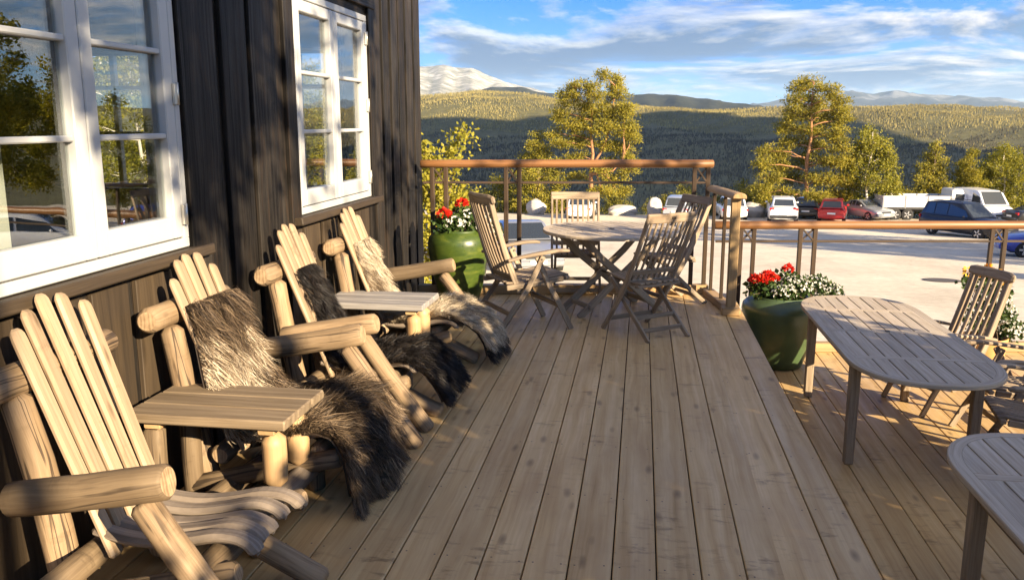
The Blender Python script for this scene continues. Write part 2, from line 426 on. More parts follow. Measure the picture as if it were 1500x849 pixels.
MT['paint_grey'] = car_paint('grey_car_paint', (.30,.31,.33), .4)
MT['car_glass'] = plain('car_glass', (.03,.036,.042), .05, var=.1, spec=.9)
MT['tyre'] = plain('tyre_rubber', (.016,.016,.017), .8); MT['rim'] = plain('alloy_rim', (.55,.55,.56), .3, .8)
MT['lamp_red'] = plain('tail_lamp', (.45,.012,.012), .25); MT['lamp_clear'] = plain('head_lamp', (.75,.77,.78), .1, .3)
MT['trim'] = plain('black_trim', (.02,.02,.021), .6); MT['plate'] = plain('number_plate', (.8,.8,.76), .5)
MT['bed_board'] = plain('dropside_panel', (.60,.59,.56), .5, var=.15, scale=3)
MT['iron'] = plain('cast_iron', (.10,.085,.07), .7, .3, var=.3, bump=.3)
# ------------------------------------------------------------------ camera, light, sky
CAMH = 1.62
cam = bpy.data.cameras.new('camera'); camo = bpy.data.objects.new('camera', cam); COL.objects.link(camo)
camo.location = (0, 0, CAMH); camo.rotation_euler = (R(90-11.243), 0, R(8.613))
cam.sensor_width = 36; cam.lens = 29.76; cam.clip_start = .05; cam.clip_end = 60000
scene.camera = camo
SUN_EL = 20.0
SUN = Vector((.777*math.cos(R(SUN_EL)), -.629*math.cos(R(SUN_EL)), math.sin(R(SUN_EL)))).normalized()   # towards the sun
sl = bpy.data.lights.new('sun', 'SUN'); sl.energy = 4.2; sl.angle = R(.35); sl.color = (1.0, .81, .55)
so = bpy.data.objects.new('sun', sl); COL.objects.link(so); so.location = SUN*30
so.rotation_euler = SUN.to_track_quat('Z', 'Y').to_euler()
world = bpy.data.worlds.new('World'); scene.world = world; world.use_nodes = True
nt = world.node_tree; nt.nodes.clear(); g = G(nt)
wo = g.n('ShaderNodeOutputWorld'); bg = g.n('ShaderNodeBackground'); g.l(bg.outputs[0], wo.inputs[0])
sky = g.n('ShaderNodeTexSky', sky_type='NISHITA'); sky.sun_disc = False
sky.sun_elevation = R(SUN_EL); sky.sun_rotation = math.atan2(SUN.x, SUN.y)
sky.altitude = 900; sky.air_density = 1.0; sky.dust_density = .6; sky.ozone_density = 2.2
hs = g.n('ShaderNodeHueSaturation'); hs.inputs['Saturation'].default_value = 1.5; hs.inputs['Value'].default_value = 1.0
g.l(g.mix(1.0, sky.outputs[0], (.075, .33, .76), 'MULTIPLY'), hs.inputs['Color'])
tc = g.n('ShaderNodeTexCoord'); dx, dy, dz = g.sep(tc.outputs['Generated'])
zz = g.math('ADD', g.math('MAXIMUM', dz, 0.0), .10)
px = g.math('DIVIDE', dx, zz); py = g.math('DIVIDE', dy, zz)
rx = g.math('ADD', g.math('MULTIPLY', px, 1.25), g.math('MULTIPLY', py, -.20))
ry = g.math('ADD', g.math('MULTIPLY', py, 1.0), g.math('MULTIPLY', px, .10))
pv = g.xyz(rx, ry, 3.3)
c1 = g.noise(pv, .62, 10, .62, dist=.35)
c2 = g.noise(g.xyz(g.math('ADD', rx, .10), g.math('ADD', ry, -.16), 3.3), .62, 10, .62, dist=.35)
c3 = g.noise(pv, .26, 3, .5)
cover = g.math('ADD', g.math('MULTIPLY', c1, .75), g.math('MULTIPLY', c3, .35))
mask = g.ramp(cover, [(.54, 0.0), (.585, .70), (.65, 1.0)])
shade = g.ramp(g.math('ADD', g.math('SUBTRACT', c1, c2), g.math('MULTIPLY', g.math('SUBTRACT', .64, cover), .9)), [(-.01, 0.0), (.12, 1.0)])
cl = g.mix(shade, (.85, 1.30, 1.95), (4.7, 4.3, 3.8))
horiz = g.ramp(dz, [(.0, 1.0), (.06, .55), (.16, 0.0)])
skyc = g.mix(g.math('MULTIPLY', horiz, .55), hs.outputs[0], (2.9, 3.7, 4.1))
skyc = g.mix(mask, skyc, cl)
# the sky is brighter round the sun, behind the viewer, than opposite it
ds = g.math('ADD', g.math('ADD', g.math('MULTIPLY', dx, SUN.x), g.math('MULTIPLY', dy, SUN.y)), g.math('MULTIPLY', dz, SUN.z))
gl_ = g.ramp(g.math('ADD', g.math('MULTIPLY', ds, .5), .5), [(.22, (.48, .54, .62)), (.78, (1.10, .95, .76))])
gv = g.n('ShaderNodeVectorMath', operation='MULTIPLY'); g.l(skyc, gv.inputs[0]); g.l(gl_, gv.inputs[1])
gs = g.n('ShaderNodeVectorMath', operation='SCALE'); g.l(gv.outputs[0], gs.inputs[0]); gs.inputs['Scale'].default_value = 1.3
g.l(gs.outputs[0], bg.inputs[0]); bg.inputs[1].default_value = .085
vs = scene.view_settings; vs.view_transform = 'Standard'; vs.look = 'None'; vs.gamma = 1; vs.use_curve_mapping = False
vs.exposure = 2.05
scene.cycles.max_bounces = 7; scene.cycles.transparent_max_bounces = 10; scene.cycles.use_denoising = True
scene.cycles.sample_clamp_indirect = 6

# ------------------------------------------------------------------ ground, hills, mountains
LOT = [(-200, 6), (-60, 1.5), (-20, .2), (0, -1.0), (48, -4.36), (62, -4.95), (67, -5.5), (80, -10), (120, -24), (260, -66), (400, -90)]
def lot_z(y): return float(np.interp(y, [p[0] for p in LOT], [p[1] for p in LOT]))
CREST = [(-60, .06), (-30, .035), (-14.45, .0284), (-11.1, .0349), (-6.6, .0285), (-.1, .0199), (6.8, .0161), (12.1, .0142), (16.7, .0172), (22, .0143), (40, .02), (70, .05)]
def crest_e(a): return float(np.interp(a, [p[0] for p in CREST], [p[1] for p in CREST])) - .0028
def hill_noise(x, y):
    return 7*math.sin(x*.0061+1.3)*math.sin(y*.0047) + 4*math.sin(x*.017+y*.011) + 2.5*math.sin(x*.033-y*.041+2)
HD = 2400.0
def hill_z(D, a):
    zc = CAMH + crest_e(a)*HD
    ks = [(250, -64), (500, -98), (900, -100), (1150, -92), (1500, -66), (1850, -30), (2150, zc-22), (2400, zc), (2700, zc-4), (3300, zc-60), (6000, -200)]
    return float(np.interp(D, [k[0] for k in ks], [k[1] for k in ks]))
def ss(a, b, x):
    t = min(1, max(0, (x-a)/(b-a))); return t*t*(3-2*t)
def terrain_z(x, y):
    D = math.hypot(x, y); a = math.degrees(math.atan2(x, y))
    zl = lot_z(min(y, 399)) if y > 0 else lot_z(max(y, -199))
    if D < 140: return zl
    s = ss(140, 380, D); wf = ss(95, 65, abs(a))
    hz = hill_z(max(D, 250), max(-60, min(70, a))) + hill_noise(x, y)*ss(600, 1200, D)
    back = .02*D
    return zl*(1-s) + s*(hz*wf + back*(1-wf))
az = sorted(set([round(-22 + .5*i, 2) for i in range(97)] + [-180 + 4*i for i in range(40)] + [28 + 4*i for i in range(38)]))
az = [a for a in az if a < 180]
rad = [1.5]
while rad[-1] < 5800: rad.append(rad[-1]*(1.075 if rad[-1] < 120 else 1.055))
V = [(0, 0, -1.0)]; F = []
for r_ in rad:
    for a in az:
        x, y = r_*math.sin(R(a)), r_*math.cos(R(a)); V.append((x, y, terrain_z(x, y)))
na = len(az)
mbv = V; FQ = []
for i in range(len(rad)-1):
    for j in range(na):
        j2 = (j+1) % na
        FQ.append((1+i*na+j2, 1+i*na+j, 1+(i+1)*na+j, 1+(i+1)*na+j2))
def ground_mat():
    m, nt, b, _ = M('gravel_lot_and_slope'); g = G(nt)
    o = g.obj(); x, y, z = g.sep(o)
    n1 = g.noise(o, .35, 6, .62); n2 = g.noise(o, 4.5, 6, .7); n3 = g.noise(o, .06, 3)
    lot = g.ramp(g.math('ADD', g.math('MULTIPLY', n1, .55), g.math('MULTIPLY', n2, .45)), [(.34, (.45,.38,.285)), (.5, (.61,.53,.41)), (.64, (.70,.615,.485))])
    vo = g.n('ShaderNodeTexVoronoi', feature='DISTANCE_TO_EDGE'); vo.inputs['Scale'].default_value = .16
    wv = g.n('ShaderNodeVectorMath', operation='ADD'); g.l(o, wv.inputs[0]); g.l(g.noise(o, .8, 4, out=1), wv.inputs[1]); g.l(wv.outputs[0], vo.inputs['Vector'])
    crack = g.ramp(vo.outputs['Distance'], [(.0, 1.0), (.006, .6), (.012, 0.0)])
    lot = g.mix(g.math('MULTIPLY', crack, .35), lot, (.42, .35, .27))
    n5 = g.noise(g.xyz(g.math('MULTIPLY', x, .5), g.math('MULTIPLY', y, .12), 1.0), 1.0, 5, .6)
    lot = g.mix(g.math('MULTIPLY', g.ramp(n5, [(.52, 0.0), (.66, 1.0)]), .38), lot, (.40,.345,.265))
    lot = g.mix(g.math('MULTIPLY', g.ramp(n3, [(.5, 0.0), (.7, 1.0)]), .35), lot, (.52,.45,.36))
    grass = g.ramp(n2, [(.35, (.05,.06,.014)), (.6, (.10,.105,.024)), (.75, (.16,.15,.05))])
    edge = g.math('ADD', y, g.math('MULTIPLY', g.math('SUBTRACT', n1, .5), 5.0))
    edge = g.ramp(g.math('MULTIPLY', g.math('SUBTRACT', edge, 60.0), .25), [(.3, 0.0), (.7, 1.0)])
    far = g.ramp(g.math('MULTIPLY', y, .002), [(.5, 0.0), (.6, 1.0)])
    forest = g.ramp(g.noise(o, .045, 5, .7), [(.35, (.075,.070,.024)), (.65, (.14,.125,.045))])
    col = g.mix(edge, lot, grass); col = g.mix(far, col, forest)
    g.l(col, b.inputs['Base Color']); b.inputs['Roughness'].default_value = .92; b.inputs['Specular IOR Level'].default_value = .25
    g.l(g.bump(n2, .35, .03), b.inputs['Normal'])
    return m
ground = np_obj('ground', V, FQ, ground_mat(), smooth=True); tag(ground, kind='structure')

def mountain(name, crest, D, depth, base, mat, jag, seed, foot=.35):
    rr = random.Random(seed)
    a0, a1 = crest[0][0], crest[-1][0]; n = int((a1-a0)/.12)+1
    ph = [rr.random()*6.28 for _ in range(8)]
    prof = [(-1.0, 0.0), (-.8, .16), (-.6, .36), (-.42, .56), (-.26, .75), (-.12, .91), (0, 1.0), (.25, .8), (.6, .4), (1, 0)]
    V = []; F = []
    for i in range(n):
        a = a0 + (a1-a0)*i/(n-1); e = float(np.interp(a, [c[0] for c in crest], [c[1] for c in crest]))
        zc = CAMH + e*D
        for k, (u, h) in enumerate(prof):
            d = D + depth*u + 60*math.sin(a*3.1+ph[0])
            wob = jag*(math.sin(a*2.1+ph[1]+k*1.3)+.6*math.sin(a*5.3+ph[2]-k*2.1)+.25*math.sin(a*13+ph[3]+k*4))*(1 if 0 < k < len(prof)-1 else 0)
            if k == 6: wob *= .3
            V.append((d*math.sin(R(a)), d*math.cos(R(a)), base + (zc-base)*h + wob))
    m = len(prof)
    for i in range(n-1):
        for k in range(m-1):
            F.append((i*m+k, (i+1)*m+k, (i+1)*m+k+1, i*m+k+1))
    o = np_obj(name, V, F, mat, smooth=True); tag(o, kind='structure'); return o
def rock_mat(name, c1, c2, c3, sc):
    m, nt, b, _ = M(name); g = G(nt); o = g.obj()
    n = g.noise(o, sc, 7, .65); n2 = g.noise(o, sc*.25, 3)
    f = g.math('ADD', g.math('MULTIPLY', n, .7), g.math('MULTIPLY', n2, .3))
    g.l(g.ramp(f, [(.40, c1), (.52, c2), (.6, c3)]), b.inputs['Base Color']); b.inputs['Roughness'].default_value = .95
    b.inputs['Specular IOR Level'].default_value = .1
    return m
mountain('bare_mountain', [(-24, .055), (-18, .060), (-14.4, .0617), (-13, .0625), (-11.3, .0597), (-9.06, .0446), (-6.36, .0331), (-5, .030), (-3.2, .032), (-2, .024), (0, .012)], 7000, 2600, 40,
         rock_mat('bare_fell', (.20,.20,.16), (.36,.345,.29), (.55,.53,.47), .012), 8, 3)
mountain('dark_ridge', [(-14, .024), (-12.5, .028), (-11, .0345), (-9.96, .0385), (-9, .0392), (-8.16, .0385), (-6.36, .0323), (-4, .0285), (-2, .0295), (-.56, .0305), (1, .0302), (2.07, .0296), (3.4, .026), (4.67, .0233), (7.2, .0171), (9, .013)], 4600, 1300, 20,
         rock_mat('dark_forest_ridge', (.020,.024,.016), (.036,.038,.022), (.058,.056,.03), .03), 5, 5)
mountain('blue_mountain', [(6, .015), (7.63, .0208), (10.07, .0278), (12.24, .0324), (13.1, .0310), (14.0, .0292), (15.13, .0317), (16.6, .0285), (18.46, .0254), (20.74, .0235), (21.96, .0186), (26, .012)], 12000, 3600, 60,
         rock_mat('far_fell', (.035,.04,.042), (.06,.062,.06), (.22,.22,.21), .0012), 16, 8)

# the forest that covers the far hillside: many small conifers reading as one mass
def forest():
    N = 92000
    D = np.sqrt(RNG.uniform(900**2, 2520**2, N)); A = RNG.uniform(-18.5, 29, N)
    X = D*np.sin(np.radians(A)); Y = D*np.cos(np.radians(A))
    dens = np.sin(X*.011+np.sin(Y*.007)*2)*np.sin(Y*.009+1) ; keep = RNG.random(N) < .8+.3*dens
    X, Y, dens = X[keep], Y[keep], dens[keep]; n = len(X)
    Z = np.array([terrain_z(x, y) for x, y in zip(X, Y)])
    h = RNG.uniform(3.0, 5.6, n)*RNG.choice([1, 1, 1, 1.25], n); r = h*RNG.uniform(.15, .26, n)
    k = 5; th = RNG.uniform(0, 6.28, n)
    V = np.zeros((n, k+1, 3)); 
    for j in range(k):
        jr = r*RNG.uniform(.75, 1.25, n)
        V[:, j, 0] = X + jr*np.cos(th+6.2832*j/k); V[:, j, 1] = Y + jr*np.sin(th+6.2832*j/k); V[:, j, 2] = Z - .3
    V[:, k, 0] = X; V[:, k, 1] = Y; V[:, k, 2] = Z + h
    F = np.zeros((n, k, 3), dtype=np.int32); b = np.arange(n)*(k+1)
    for j in range(k):
        F[:, j, 0] = b+j; F[:, j, 1] = b+(j+1) % k; F[:, j, 2] = b+k
    # lower slope: darker conifers with the hillside's shade put into their colour
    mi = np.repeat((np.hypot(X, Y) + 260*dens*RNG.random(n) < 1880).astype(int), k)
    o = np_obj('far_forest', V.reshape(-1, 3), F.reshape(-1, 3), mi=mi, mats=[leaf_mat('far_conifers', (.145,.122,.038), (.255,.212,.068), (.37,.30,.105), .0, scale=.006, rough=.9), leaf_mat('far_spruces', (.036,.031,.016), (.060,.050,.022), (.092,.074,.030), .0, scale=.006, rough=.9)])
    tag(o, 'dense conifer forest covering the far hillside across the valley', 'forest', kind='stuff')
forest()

# added unseen caster towards the sun, outlined so its shadow darkens the lower hillside
def shade_cloud():
    edge = [(-24, .004), (-18, .004), (-14.5, .0023), (-12.1, -.0008), (-9.8, 0), (-6.8, .0046), (-3, .0085), (-.4, .0092), (1, .0122), (3.4, .0121), (5.1, .009), (7.2, .0015), (8.5, .004), (9.7, .0074), (12.2, .0087), (13.3, .0029), (14.9, -.0043), (16.5, -.0155), (19.4, -.0262), (22.2, -.0295), (27, -.034)]
    top = []; ALT = 1000.0
    def up(p):
        return Vector(p) + SUN*((ALT-p[2])/SUN.z)
    for a, e in edge:
        D = 2300
        while D > 700:
            x, y = D*math.sin(R(a)), D*math.cos(R(a)); z = terrain_z(x, y)+4
            if (z-CAMH)/D < e: break
            D -= 10
        top.append(up((x, y, z)))
    bot = []
    for a in (27, 15, 3, -9, -24):
        x, y = 640*math.sin(R(a)), 640*math.cos(R(a)); bot.append(up((x, y, -98)))
    out = top + bot; c = sum(out, Vector())/len(out)
    V = []; F = []; n = len(out)
    lv = [(1.0, 0), (.93, 16), (.8, 45), (.6, 75), (.3, 95), (0.02, 100)]
    for s_, h in lv:
        for p in out:
            q = c + (p-c)*s_; V.append((q.x, q.y, q.z + h + (10*math.sin(q.x*.02)+10*math.sin(q.y*.027) if h else 0)))
    for i in range(len(lv)-1):
        for j in range(n):
            j2 = (j+1) % n; F.append((i*n+j, i*n+j2, (i+1)*n+j2, (i+1)*n+j))
    # flat underside
    b0 = len(V); V.append((c.x, c.y, c.z-2))
    F4 = [(j, b0, b0, (j+1) % n) for j in range(n)]
    o = np_obj('cloud', V, F, plain('cloud_white', (.85,.85,.85), 1.0), smooth=True)
    me2 = np_obj('cloud_base', [V[j] for j in range(n)] + [V[b0]], [(j, n, (j+1) % n) for j in range(n)], bpy.data.materials['cloud_white'])
    me2.parent = o
    tag(o, 'broad flat white cloud high above the right hand slope', 'cloud', kind='stuff')
shade_cloud()

# HAZE: the air between the deck and the far mountains
def haze():
    m = bpy.data.materials.new('valley_air'); m.use_nodes = True; n_ = m.node_tree; n_.nodes.clear()
    out = n_.nodes.new('ShaderNodeOutputMaterial'); pv_ = n_.nodes.new('ShaderNodeVolumePrincipled')
    pv_.inputs['Color'].default_value = (.60, .80, 1.0, 1); pv_.inputs['Density'].default_value = 4.5e-5; pv_.inputs['Anisotropy'].default_value = .0
    n_.links.new(pv_.outputs[0], out.inputs['Volume'])
    x, y, z0, z1 = 17000, 17000, -290, 560
    V = [(-x,-y,z0),(x,-y,z0),(x,y,z0),(-x,y,z0),(-x,-y,z1),(x,-y,z1),(x,y,z1),(-x,y,z1)]
    F = [(0,3,2,1),(4,5,6,7),(0,1,5,4),(1,2,6,5),(2,3,7,6),(3,0,4,7)]
    o = np_obj('haze', V, F, m); tag(o, 'thin blue air over the valley', 'haze', kind='stuff')
haze()
# ------------------------------------------------------------------ the black timber house
WX = -2.1; WY1 = 8.12; WY0 = -5.0; WT = 3.35; HX = -10.0
house = empty('timber_house', (-2.1, 8.12, 0), 'black timber house with white framed windows beside the deck', 'house')
HL = Vector((-2.1, 8.12, 0))
class HMB(MB):
    def build(s, name, mats, parent=None, **k):
        s.v = [(x-HL.x, y-HL.y, z-HL.z) for x, y, z in s.v]
        return MB.build(s, name, mats, parent, **k)
WINS = [(2.35, 3.72), (5.06, 6.50)]; WZ0, WZ1 = 1.035, 2.41
w = HMB()
# backing wall, split round the two openings
ys = [WY0, 2.35, 3.72, 5.06, 6.50, WY1]
for a, b in ((WY0, 2.35), (3.72, 5.06), (6.50, WY1-.001)): w.box((WX-.075, (a+b)/2, (WT-2)/2), (.10, b-a, WT+2), .001, 0)
for a, b in WINS:
    w.box((WX-.075, (a+b)/2, (WZ0-.03-2)/2), (.10, b-a-.002, WZ0-.03+2), .001, 0)
    w.box((WX-.075, (a+b)/2, (WZ1+WT)/2), (.10, b-a-.002, WT-WZ1), .001, 0)
# cover boards
rr = random.Random(4)
y = WY0 + .02
edges = []
while y < 3.72: 
    wd = rr.uniform(.235, .29); edges.append((y, y+wd)); y += wd + .055
edges = [e for e in edges if e[1] < 3.70]
edges += [(3.83, 4.075), (4.135, 4.405), (4.465, 4.775), (4.84, 5.04), (5.10, 5.36), (5.42, 5.69), (5.75, 6.02), (6.08, 6.37)]
y = 6.62
while y < WY1-.1:
    wd = rr.uniform(.165, .215); edges.append((y, min(y+wd, WY1-.004))); y += wd + .058
def board(a, b, z0, z1, mi):
    t = rr.uniform(.021, .028); x = WX - .025 + t/2 + .0005*rr.random()
    w.bar((x, (a+b)/2, z0), (x, (a+b)/2, z1), b-a, t, (1,0,0), .003, mi)
for a, b in edges:
    hit = None
    for (p, q) in WINS:
        if b > p-.05 and a < q+.05: hit = (p, q)
    if hit is None: board(a, b, -1.95, WT-.03, 0)
    else:
        if a < hit[0]-.05: pass
        board(a, b, -1.95, WZ0-.075, 1); board(a, b, WZ1+.20, WT-.03, 0)
# casings and head boards
for (p, q) in WINS:
    w.bar((WX-.012, q+.075, WZ0-.03), (WX-.012, q+.075, WZ1+.06), .13, .028, (1,0,0), .004, 0)
    w.bar((WX-.012, p-.078, WZ0-.03), (WX-.012, p-.078, WZ1+.06), .14, .028, (1,0,0), .004, 0)
    w.bar((WX-.008, p-.16, WZ1+.12), (WX-.008, q+.16, WZ1+.12), .12, .035, (1,0,0), .004, 0)
    w.bar((WX+.012, p-.2, WZ1+.205), (WX+.012, q+.2, WZ1+.205), .075, .03, (0,0,1), .004, 0)
w.bar((WX-.012, WY1-.02, -1.95), (WX-.012, WY1-.02, WT-.03), .12, .03, (1,0,0), .004, 0) if False else None
wall = w.build('wall', [MT['wall'], MT['wall_low']], house)
# rear, gable and south walls; the gable has three windows seen through the panes
w = HMB()
gw = [(-3.75, -2.85), (-5.75, -4.75), (-8.2, -7.2)]
xs = [HX] + [v for pr in sorted(gw) for v in pr] + [WX-.13]
for i in range(0, len(xs), 2): w.box(((xs[i]+xs[i+1])/2, WY1-.08, (WT-2)/2), (xs[i+1]-xs[i], .15, WT+2), .002)
for a, b in gw:
    w.box(((a+b)/2, WY1-.08, (.95-2)/2), (b-a-.002, .15, 2.95), .002); w.box(((a+b)/2, WY1-.08, (2.3+WT)/2), (b-a-.002, .15, WT-2.3), .002)
w.box((HX+.07, (WY0+WY1)/2, (WT-2)/2), (.14, WY1-WY0-.32, WT+2), .002)
w.box(((HX+WX)/2, WY0+.07, (WT-2)/2), (WX-HX-.3, .13, WT+2), .002)
# gable triangle
for yy in (WY1-.08, WY0+.07):
    b0 = len(w.v)
    for dy in (-.07, .07):
        w.v += [(HX, yy+dy, WT), (WX-.03, yy+dy, WT), ((HX+WX)/2, yy+dy, WT+2.3)]
    uvd = ((0,0),(1,0),(1,1),(0,1))
    w.face((b0+3, b0+4, b0+5), uvd[:3]); w.face((b0, b0+2, b0+1), uvd[:3])
w.build('gable_wall', MT['wall'], house)
w = HMB()
ov = .22; xm = (HX+WX)/2
for s_, x0 in ((1, WX+ov), (-1, HX-ov)):
    z0 = WT - .02
    w.bar(((x0+xm)/2 , WY0-.4, (z0+WT+2.36)/2), ((x0+xm)/2, WY1+.35, (z0+WT+2.36)/2), math.hypot(xm-x0, 2.38), .12, (s_*2.38, 0, abs(xm-x0)), .01)
w.build('roof', MT['roof'], house)
# room behind the windows
w = HMB()
w.box((-6.0, 1.5, -.06), (7.6, 12.7, .1), .002); w.box((-6.0, 1.5, 2.75), (7.6, 12.7, .08), .002)
w.box((-9.7, 1.5, 1.35), (.06, 12.6, 2.7), .002)
w.build('room_lining', MT['inside'], house)
# windows
def window(p, q, nm):
    z0, z1 = WZ0, WZ1; X = WX - .045
    f = HMB(); fw = .045; dp = .075
    f.box((X-.005, (p+q)/2, z0+fw/2+.004), (dp, q-p-.004, fw), .004); f.box((X-.005, (p+q)/2, z1-fw/2), (dp, q-p-.004, fw), .004)
    f.box((X-.005, p+fw/2+.002, (z0+z1)/2), (dp, fw, z1-z0-2*fw-.002), .004); f.box((X-.005, q-fw/2-.002, (z0+z1)/2), (dp, fw, z1-z0-2*fw-.002), .004)
    win = f.build('window', MT['white'], house)
    mid = (p+q)/2
    for a, b in ((p+fw+.005, mid-.003), (mid+.003, q-fw-.005)):
        s = HMB(); st = .072; zb, zt = z0+fw+.010, z1-fw-.006; Xs = X + .006; d = .055
        s.box((Xs, a+st/2, (zb+zt)/2), (d, st, zt-zb), .005); s.box((Xs, b-st/2, (zb+zt)/2), (d, st, zt-zb), .005)
        s.box((Xs, (a+b)/2, zb+.05), (d-.004, b-a-2*st-.002, .10), .005); s.box((Xs, (a+b)/2, zt-.035), (d-.004, b-a-2*st-.002, .07), .005)
        gz0, gz1 = zb+.10, zt-.07; hgt = (gz1-gz0)/3
        for k in (1, 2): s.box((Xs, (a+b)/2, gz0+hgt*k), (d-.012, b-a-2*st-.002, .024), .005)
        sash = s.build('sash', MT['white'], win)
        g_ = HMB(); g_.box((Xs-.012, (a+b)/2, (gz0+gz1)/2), (.006, b-a-2*st+.01, gz1-gz0+.01), .0005)
        g_.build('pane', MT['glass'], win)
    for zz in (z0+.16, (z0+z1)/2+.02, z1-.17):
        h = HMB(); h.box((WX-.004, q-.052, zz), (.014, .022, .095), .003); h.tube([(WX+.002, q-.038, zz-.05), (WX+.002, q-.038, zz+.05)], .0065, 8)
        h.build('hinge', MT['steel'], win)
    sl_ = HMB()
    sl_.bar((WX-.03, p-.13, z0-.028), (WX-.03, q+.115, z0-.028), .17, .05, (-.10,0,1), .006)
    sl_.build('window_sill', MT['wall_low'], win)
    c = HMB()
    for a, b in ((p+.30, p+.42), (q+.03, q+.17)):
        pts = []; n = 14
        for i in range(n+1): pts.append((WX-.20-.025*math.sin(i*2.1), a+(b-a)*i/n))
        for i in range(n): c.quad([(pts[i][0], pts[i][1], .98), (pts[i+1][0], pts[i+1][1], .98), (pts[i+1][0], pts[i+1][1], 2.55), (pts[i][0], pts[i][1], 2.55)], 0, True)
        # give the cloth a thickness
        for i in range(n): c.quad([(pts[i+1][0]-.004, pts[i+1][1], .98), (pts[i][0]-.004, pts[i][1], .98), (pts[i][0]-.004, pts[i][1], 2.55), (pts[i+1][0]-.004, pts[i+1][1], 2.55)], 0, True)
    c.build('curtain', MT['curtain'], house)
for i, (p, q) in enumerate(WINS): window(p, q, i)
for a, b in gw:
    f = HMB(); yy = WY1-.08; m_ = (a+b)/2
    for x in (a+.025, b-.025, m_): f.box((x, yy, 1.62), (.05, .06, 1.33), .004)
    for z in (.98, 1.5, 1.95, 2.28): f.box((m_, yy, z), (b-a-.012, .045, .04), .004)
    o = f.build('window', MT['white'], house)
# a table lamp shape and a small table inside, seen faintly through the glass
# ------------------------------------------------------------------ decks
d = MB()
xe = [.748 - .1625*i for i in range(0, 18)]
def end_y(x): return 7.80 + .1515*(x+1.5)
strips = [(.751, .904)] + [(xe[i+1]+.0028, xe[i]-.0028) for i in range(1, 17)] + [(.553, .745)]
for (a, b) in strips:
    if a < -2.09: a = -2.095
    if b < a+.03: continue
    c = (a+b)/2; ye = end_y(c) + .06
    d.bar((c, -3.2, -.014 + random.uniform(-.001, .001)), (c, ye, -.014 + random.uniform(-.001, .001)), b-a, .028, (0,0,1), .0035, 0)
# joists and fascia, plus a dark sheet added to keep the board gaps black
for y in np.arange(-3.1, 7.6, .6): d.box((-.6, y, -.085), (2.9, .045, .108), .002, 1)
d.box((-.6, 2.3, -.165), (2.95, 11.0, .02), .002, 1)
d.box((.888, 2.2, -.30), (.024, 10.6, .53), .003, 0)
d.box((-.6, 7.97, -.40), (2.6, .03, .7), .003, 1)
# nails
up = d.build('upper_deck', [MT['deck'], MT['dark']]); tag(up, kind='structure')
def nails():
    V = []; F = []
    for (a, b) in strips:
        if a < -2: continue
        for y in np.arange(-.1, 7.6, .6):
            for x in (a+.025, b-.025):
                x0 = x + random.uniform(-.006, .006); y0 = y + random.uniform(-.012, .012); b0 = len(V); r_ = .0042
                V += [(x0+r_*math.cos(k*math.pi/3), y0+r_*math.sin(k*math.pi/3), .0012) for k in range(6)]
                F += [(b0, b0+1, b0+2, b0+3), (b0, b0+3, b0+4, b0+5)]
    o = np_obj('nail_heads', V, F, MT['iron']); o.parent = up
nails()
LZ = -.585
d = MB(); x = .915; i = 0; cuts = []
while x < 4.9:
    b = x + .1575; c = (x+b)/2
    d.bar((c, -2.5, LZ-.014 + random.uniform(-.001, .001)), (c, 8.27+.1556*(c-1.0)+.05, LZ-.014+random.uniform(-.001, .001)), b-x, .028, (0,0,1), .0035, 0)
    x = b + .0055
for y in np.arange(-2.4, 8.2, .6): d.box((2.9, y, LZ-.085), (4.0, .045, .108), .002, 1)
d.box((2.9, 2.9, LZ-.165), (3.9, 11.2, .02), .002, 1)  # dark sheet added below so no light shows through the gaps
d.box((2.9, 8.72, LZ-.4), (4.0, .03, .74), .003, 1)
lo = d.build('lower_deck', [MT['deck'], MT['dark']]); tag(lo, kind='structure')

# ------------------------------------------------------------------ railings
def lineY(p, sl): return lambda x: p[1] + sl*(x-p[0])
def railing(name, label, x0, x1, Y, zt, zl, zk, pairs, kx, hr=.038):
    r = empty(name, (x0, Y(x0), zk), label, 'railing'); O = Vector((x0, Y(x0), zk))
    class RM(MB):
        def build(s, nm, mats, par=r):
            s.v = [(a-O.x, b-O.y, c-O.z) for a, b, c in s.v]; return MB.build(s, nm, mats, par)
    P = lambda x, z, dy=0: (x, Y(x)+dy, z)
    m = RM(); m.log(P(x0, zt), P(x1, zt), hr, hr, 0, 0, .008, 10, .003, .006, 20); m.build('handrail', MT['rail'])
    m = RM(); m.bar(P(x0+.02, zl), P(x1-.06, zl), .024, .022, (0,0,1), .003); m.build('lower_rail', MT['post'])
    m = RM(); m.bar(P(kx[0], zk+.045), P(kx[1], zk+.045), .095, .09, (0,0,1), .006); m.build('kerb_beam', MT['beam'])
    for pr in pairs:
        for x in pr:
            m = RM(); m.bar(P(x, zk+.05), P(x, zt-.015), .040, .040, (0,1,0), .004); m.build('post', MT['post'])
        if len(pr) == 2:
            a, b = pr[0]+.02, pr[1]-.02
            m = RM(); m.bar(P(a, zl+.012, .004), P(b, zt-hr, .004), .014, .016, (0,0,1), .002); m.bar(P(a, zt-hr, -.012), P(b, zl+.012, -.012), .014, .016, (0,0,1), .002)
            m.build('cross_brace', MT['post'])
    return r, RM, P
Yb = lineY((-1.5, 7.83), .1515)
railing('railing', 'long brown railing behind the round table on the upper deck', -2.04, .665, Yb, 1.233, 1.06, .002, [(-1.93, -1.805), (-1.248, -1.126), (.494, .62)], (-2.08, .66))
Yr = lineY((.958, 8.25), .1556)
rl, RM, P = railing('railing', 'lower railing with rounded handrail along the far edge of the lower deck', .70, 4.7, Yr, .655, .50, LZ+.002, [(.958, 1.08), (1.518, 1.656), (3.327, 3.45), (4.3, 4.42)], (.93, 4.75), .04)
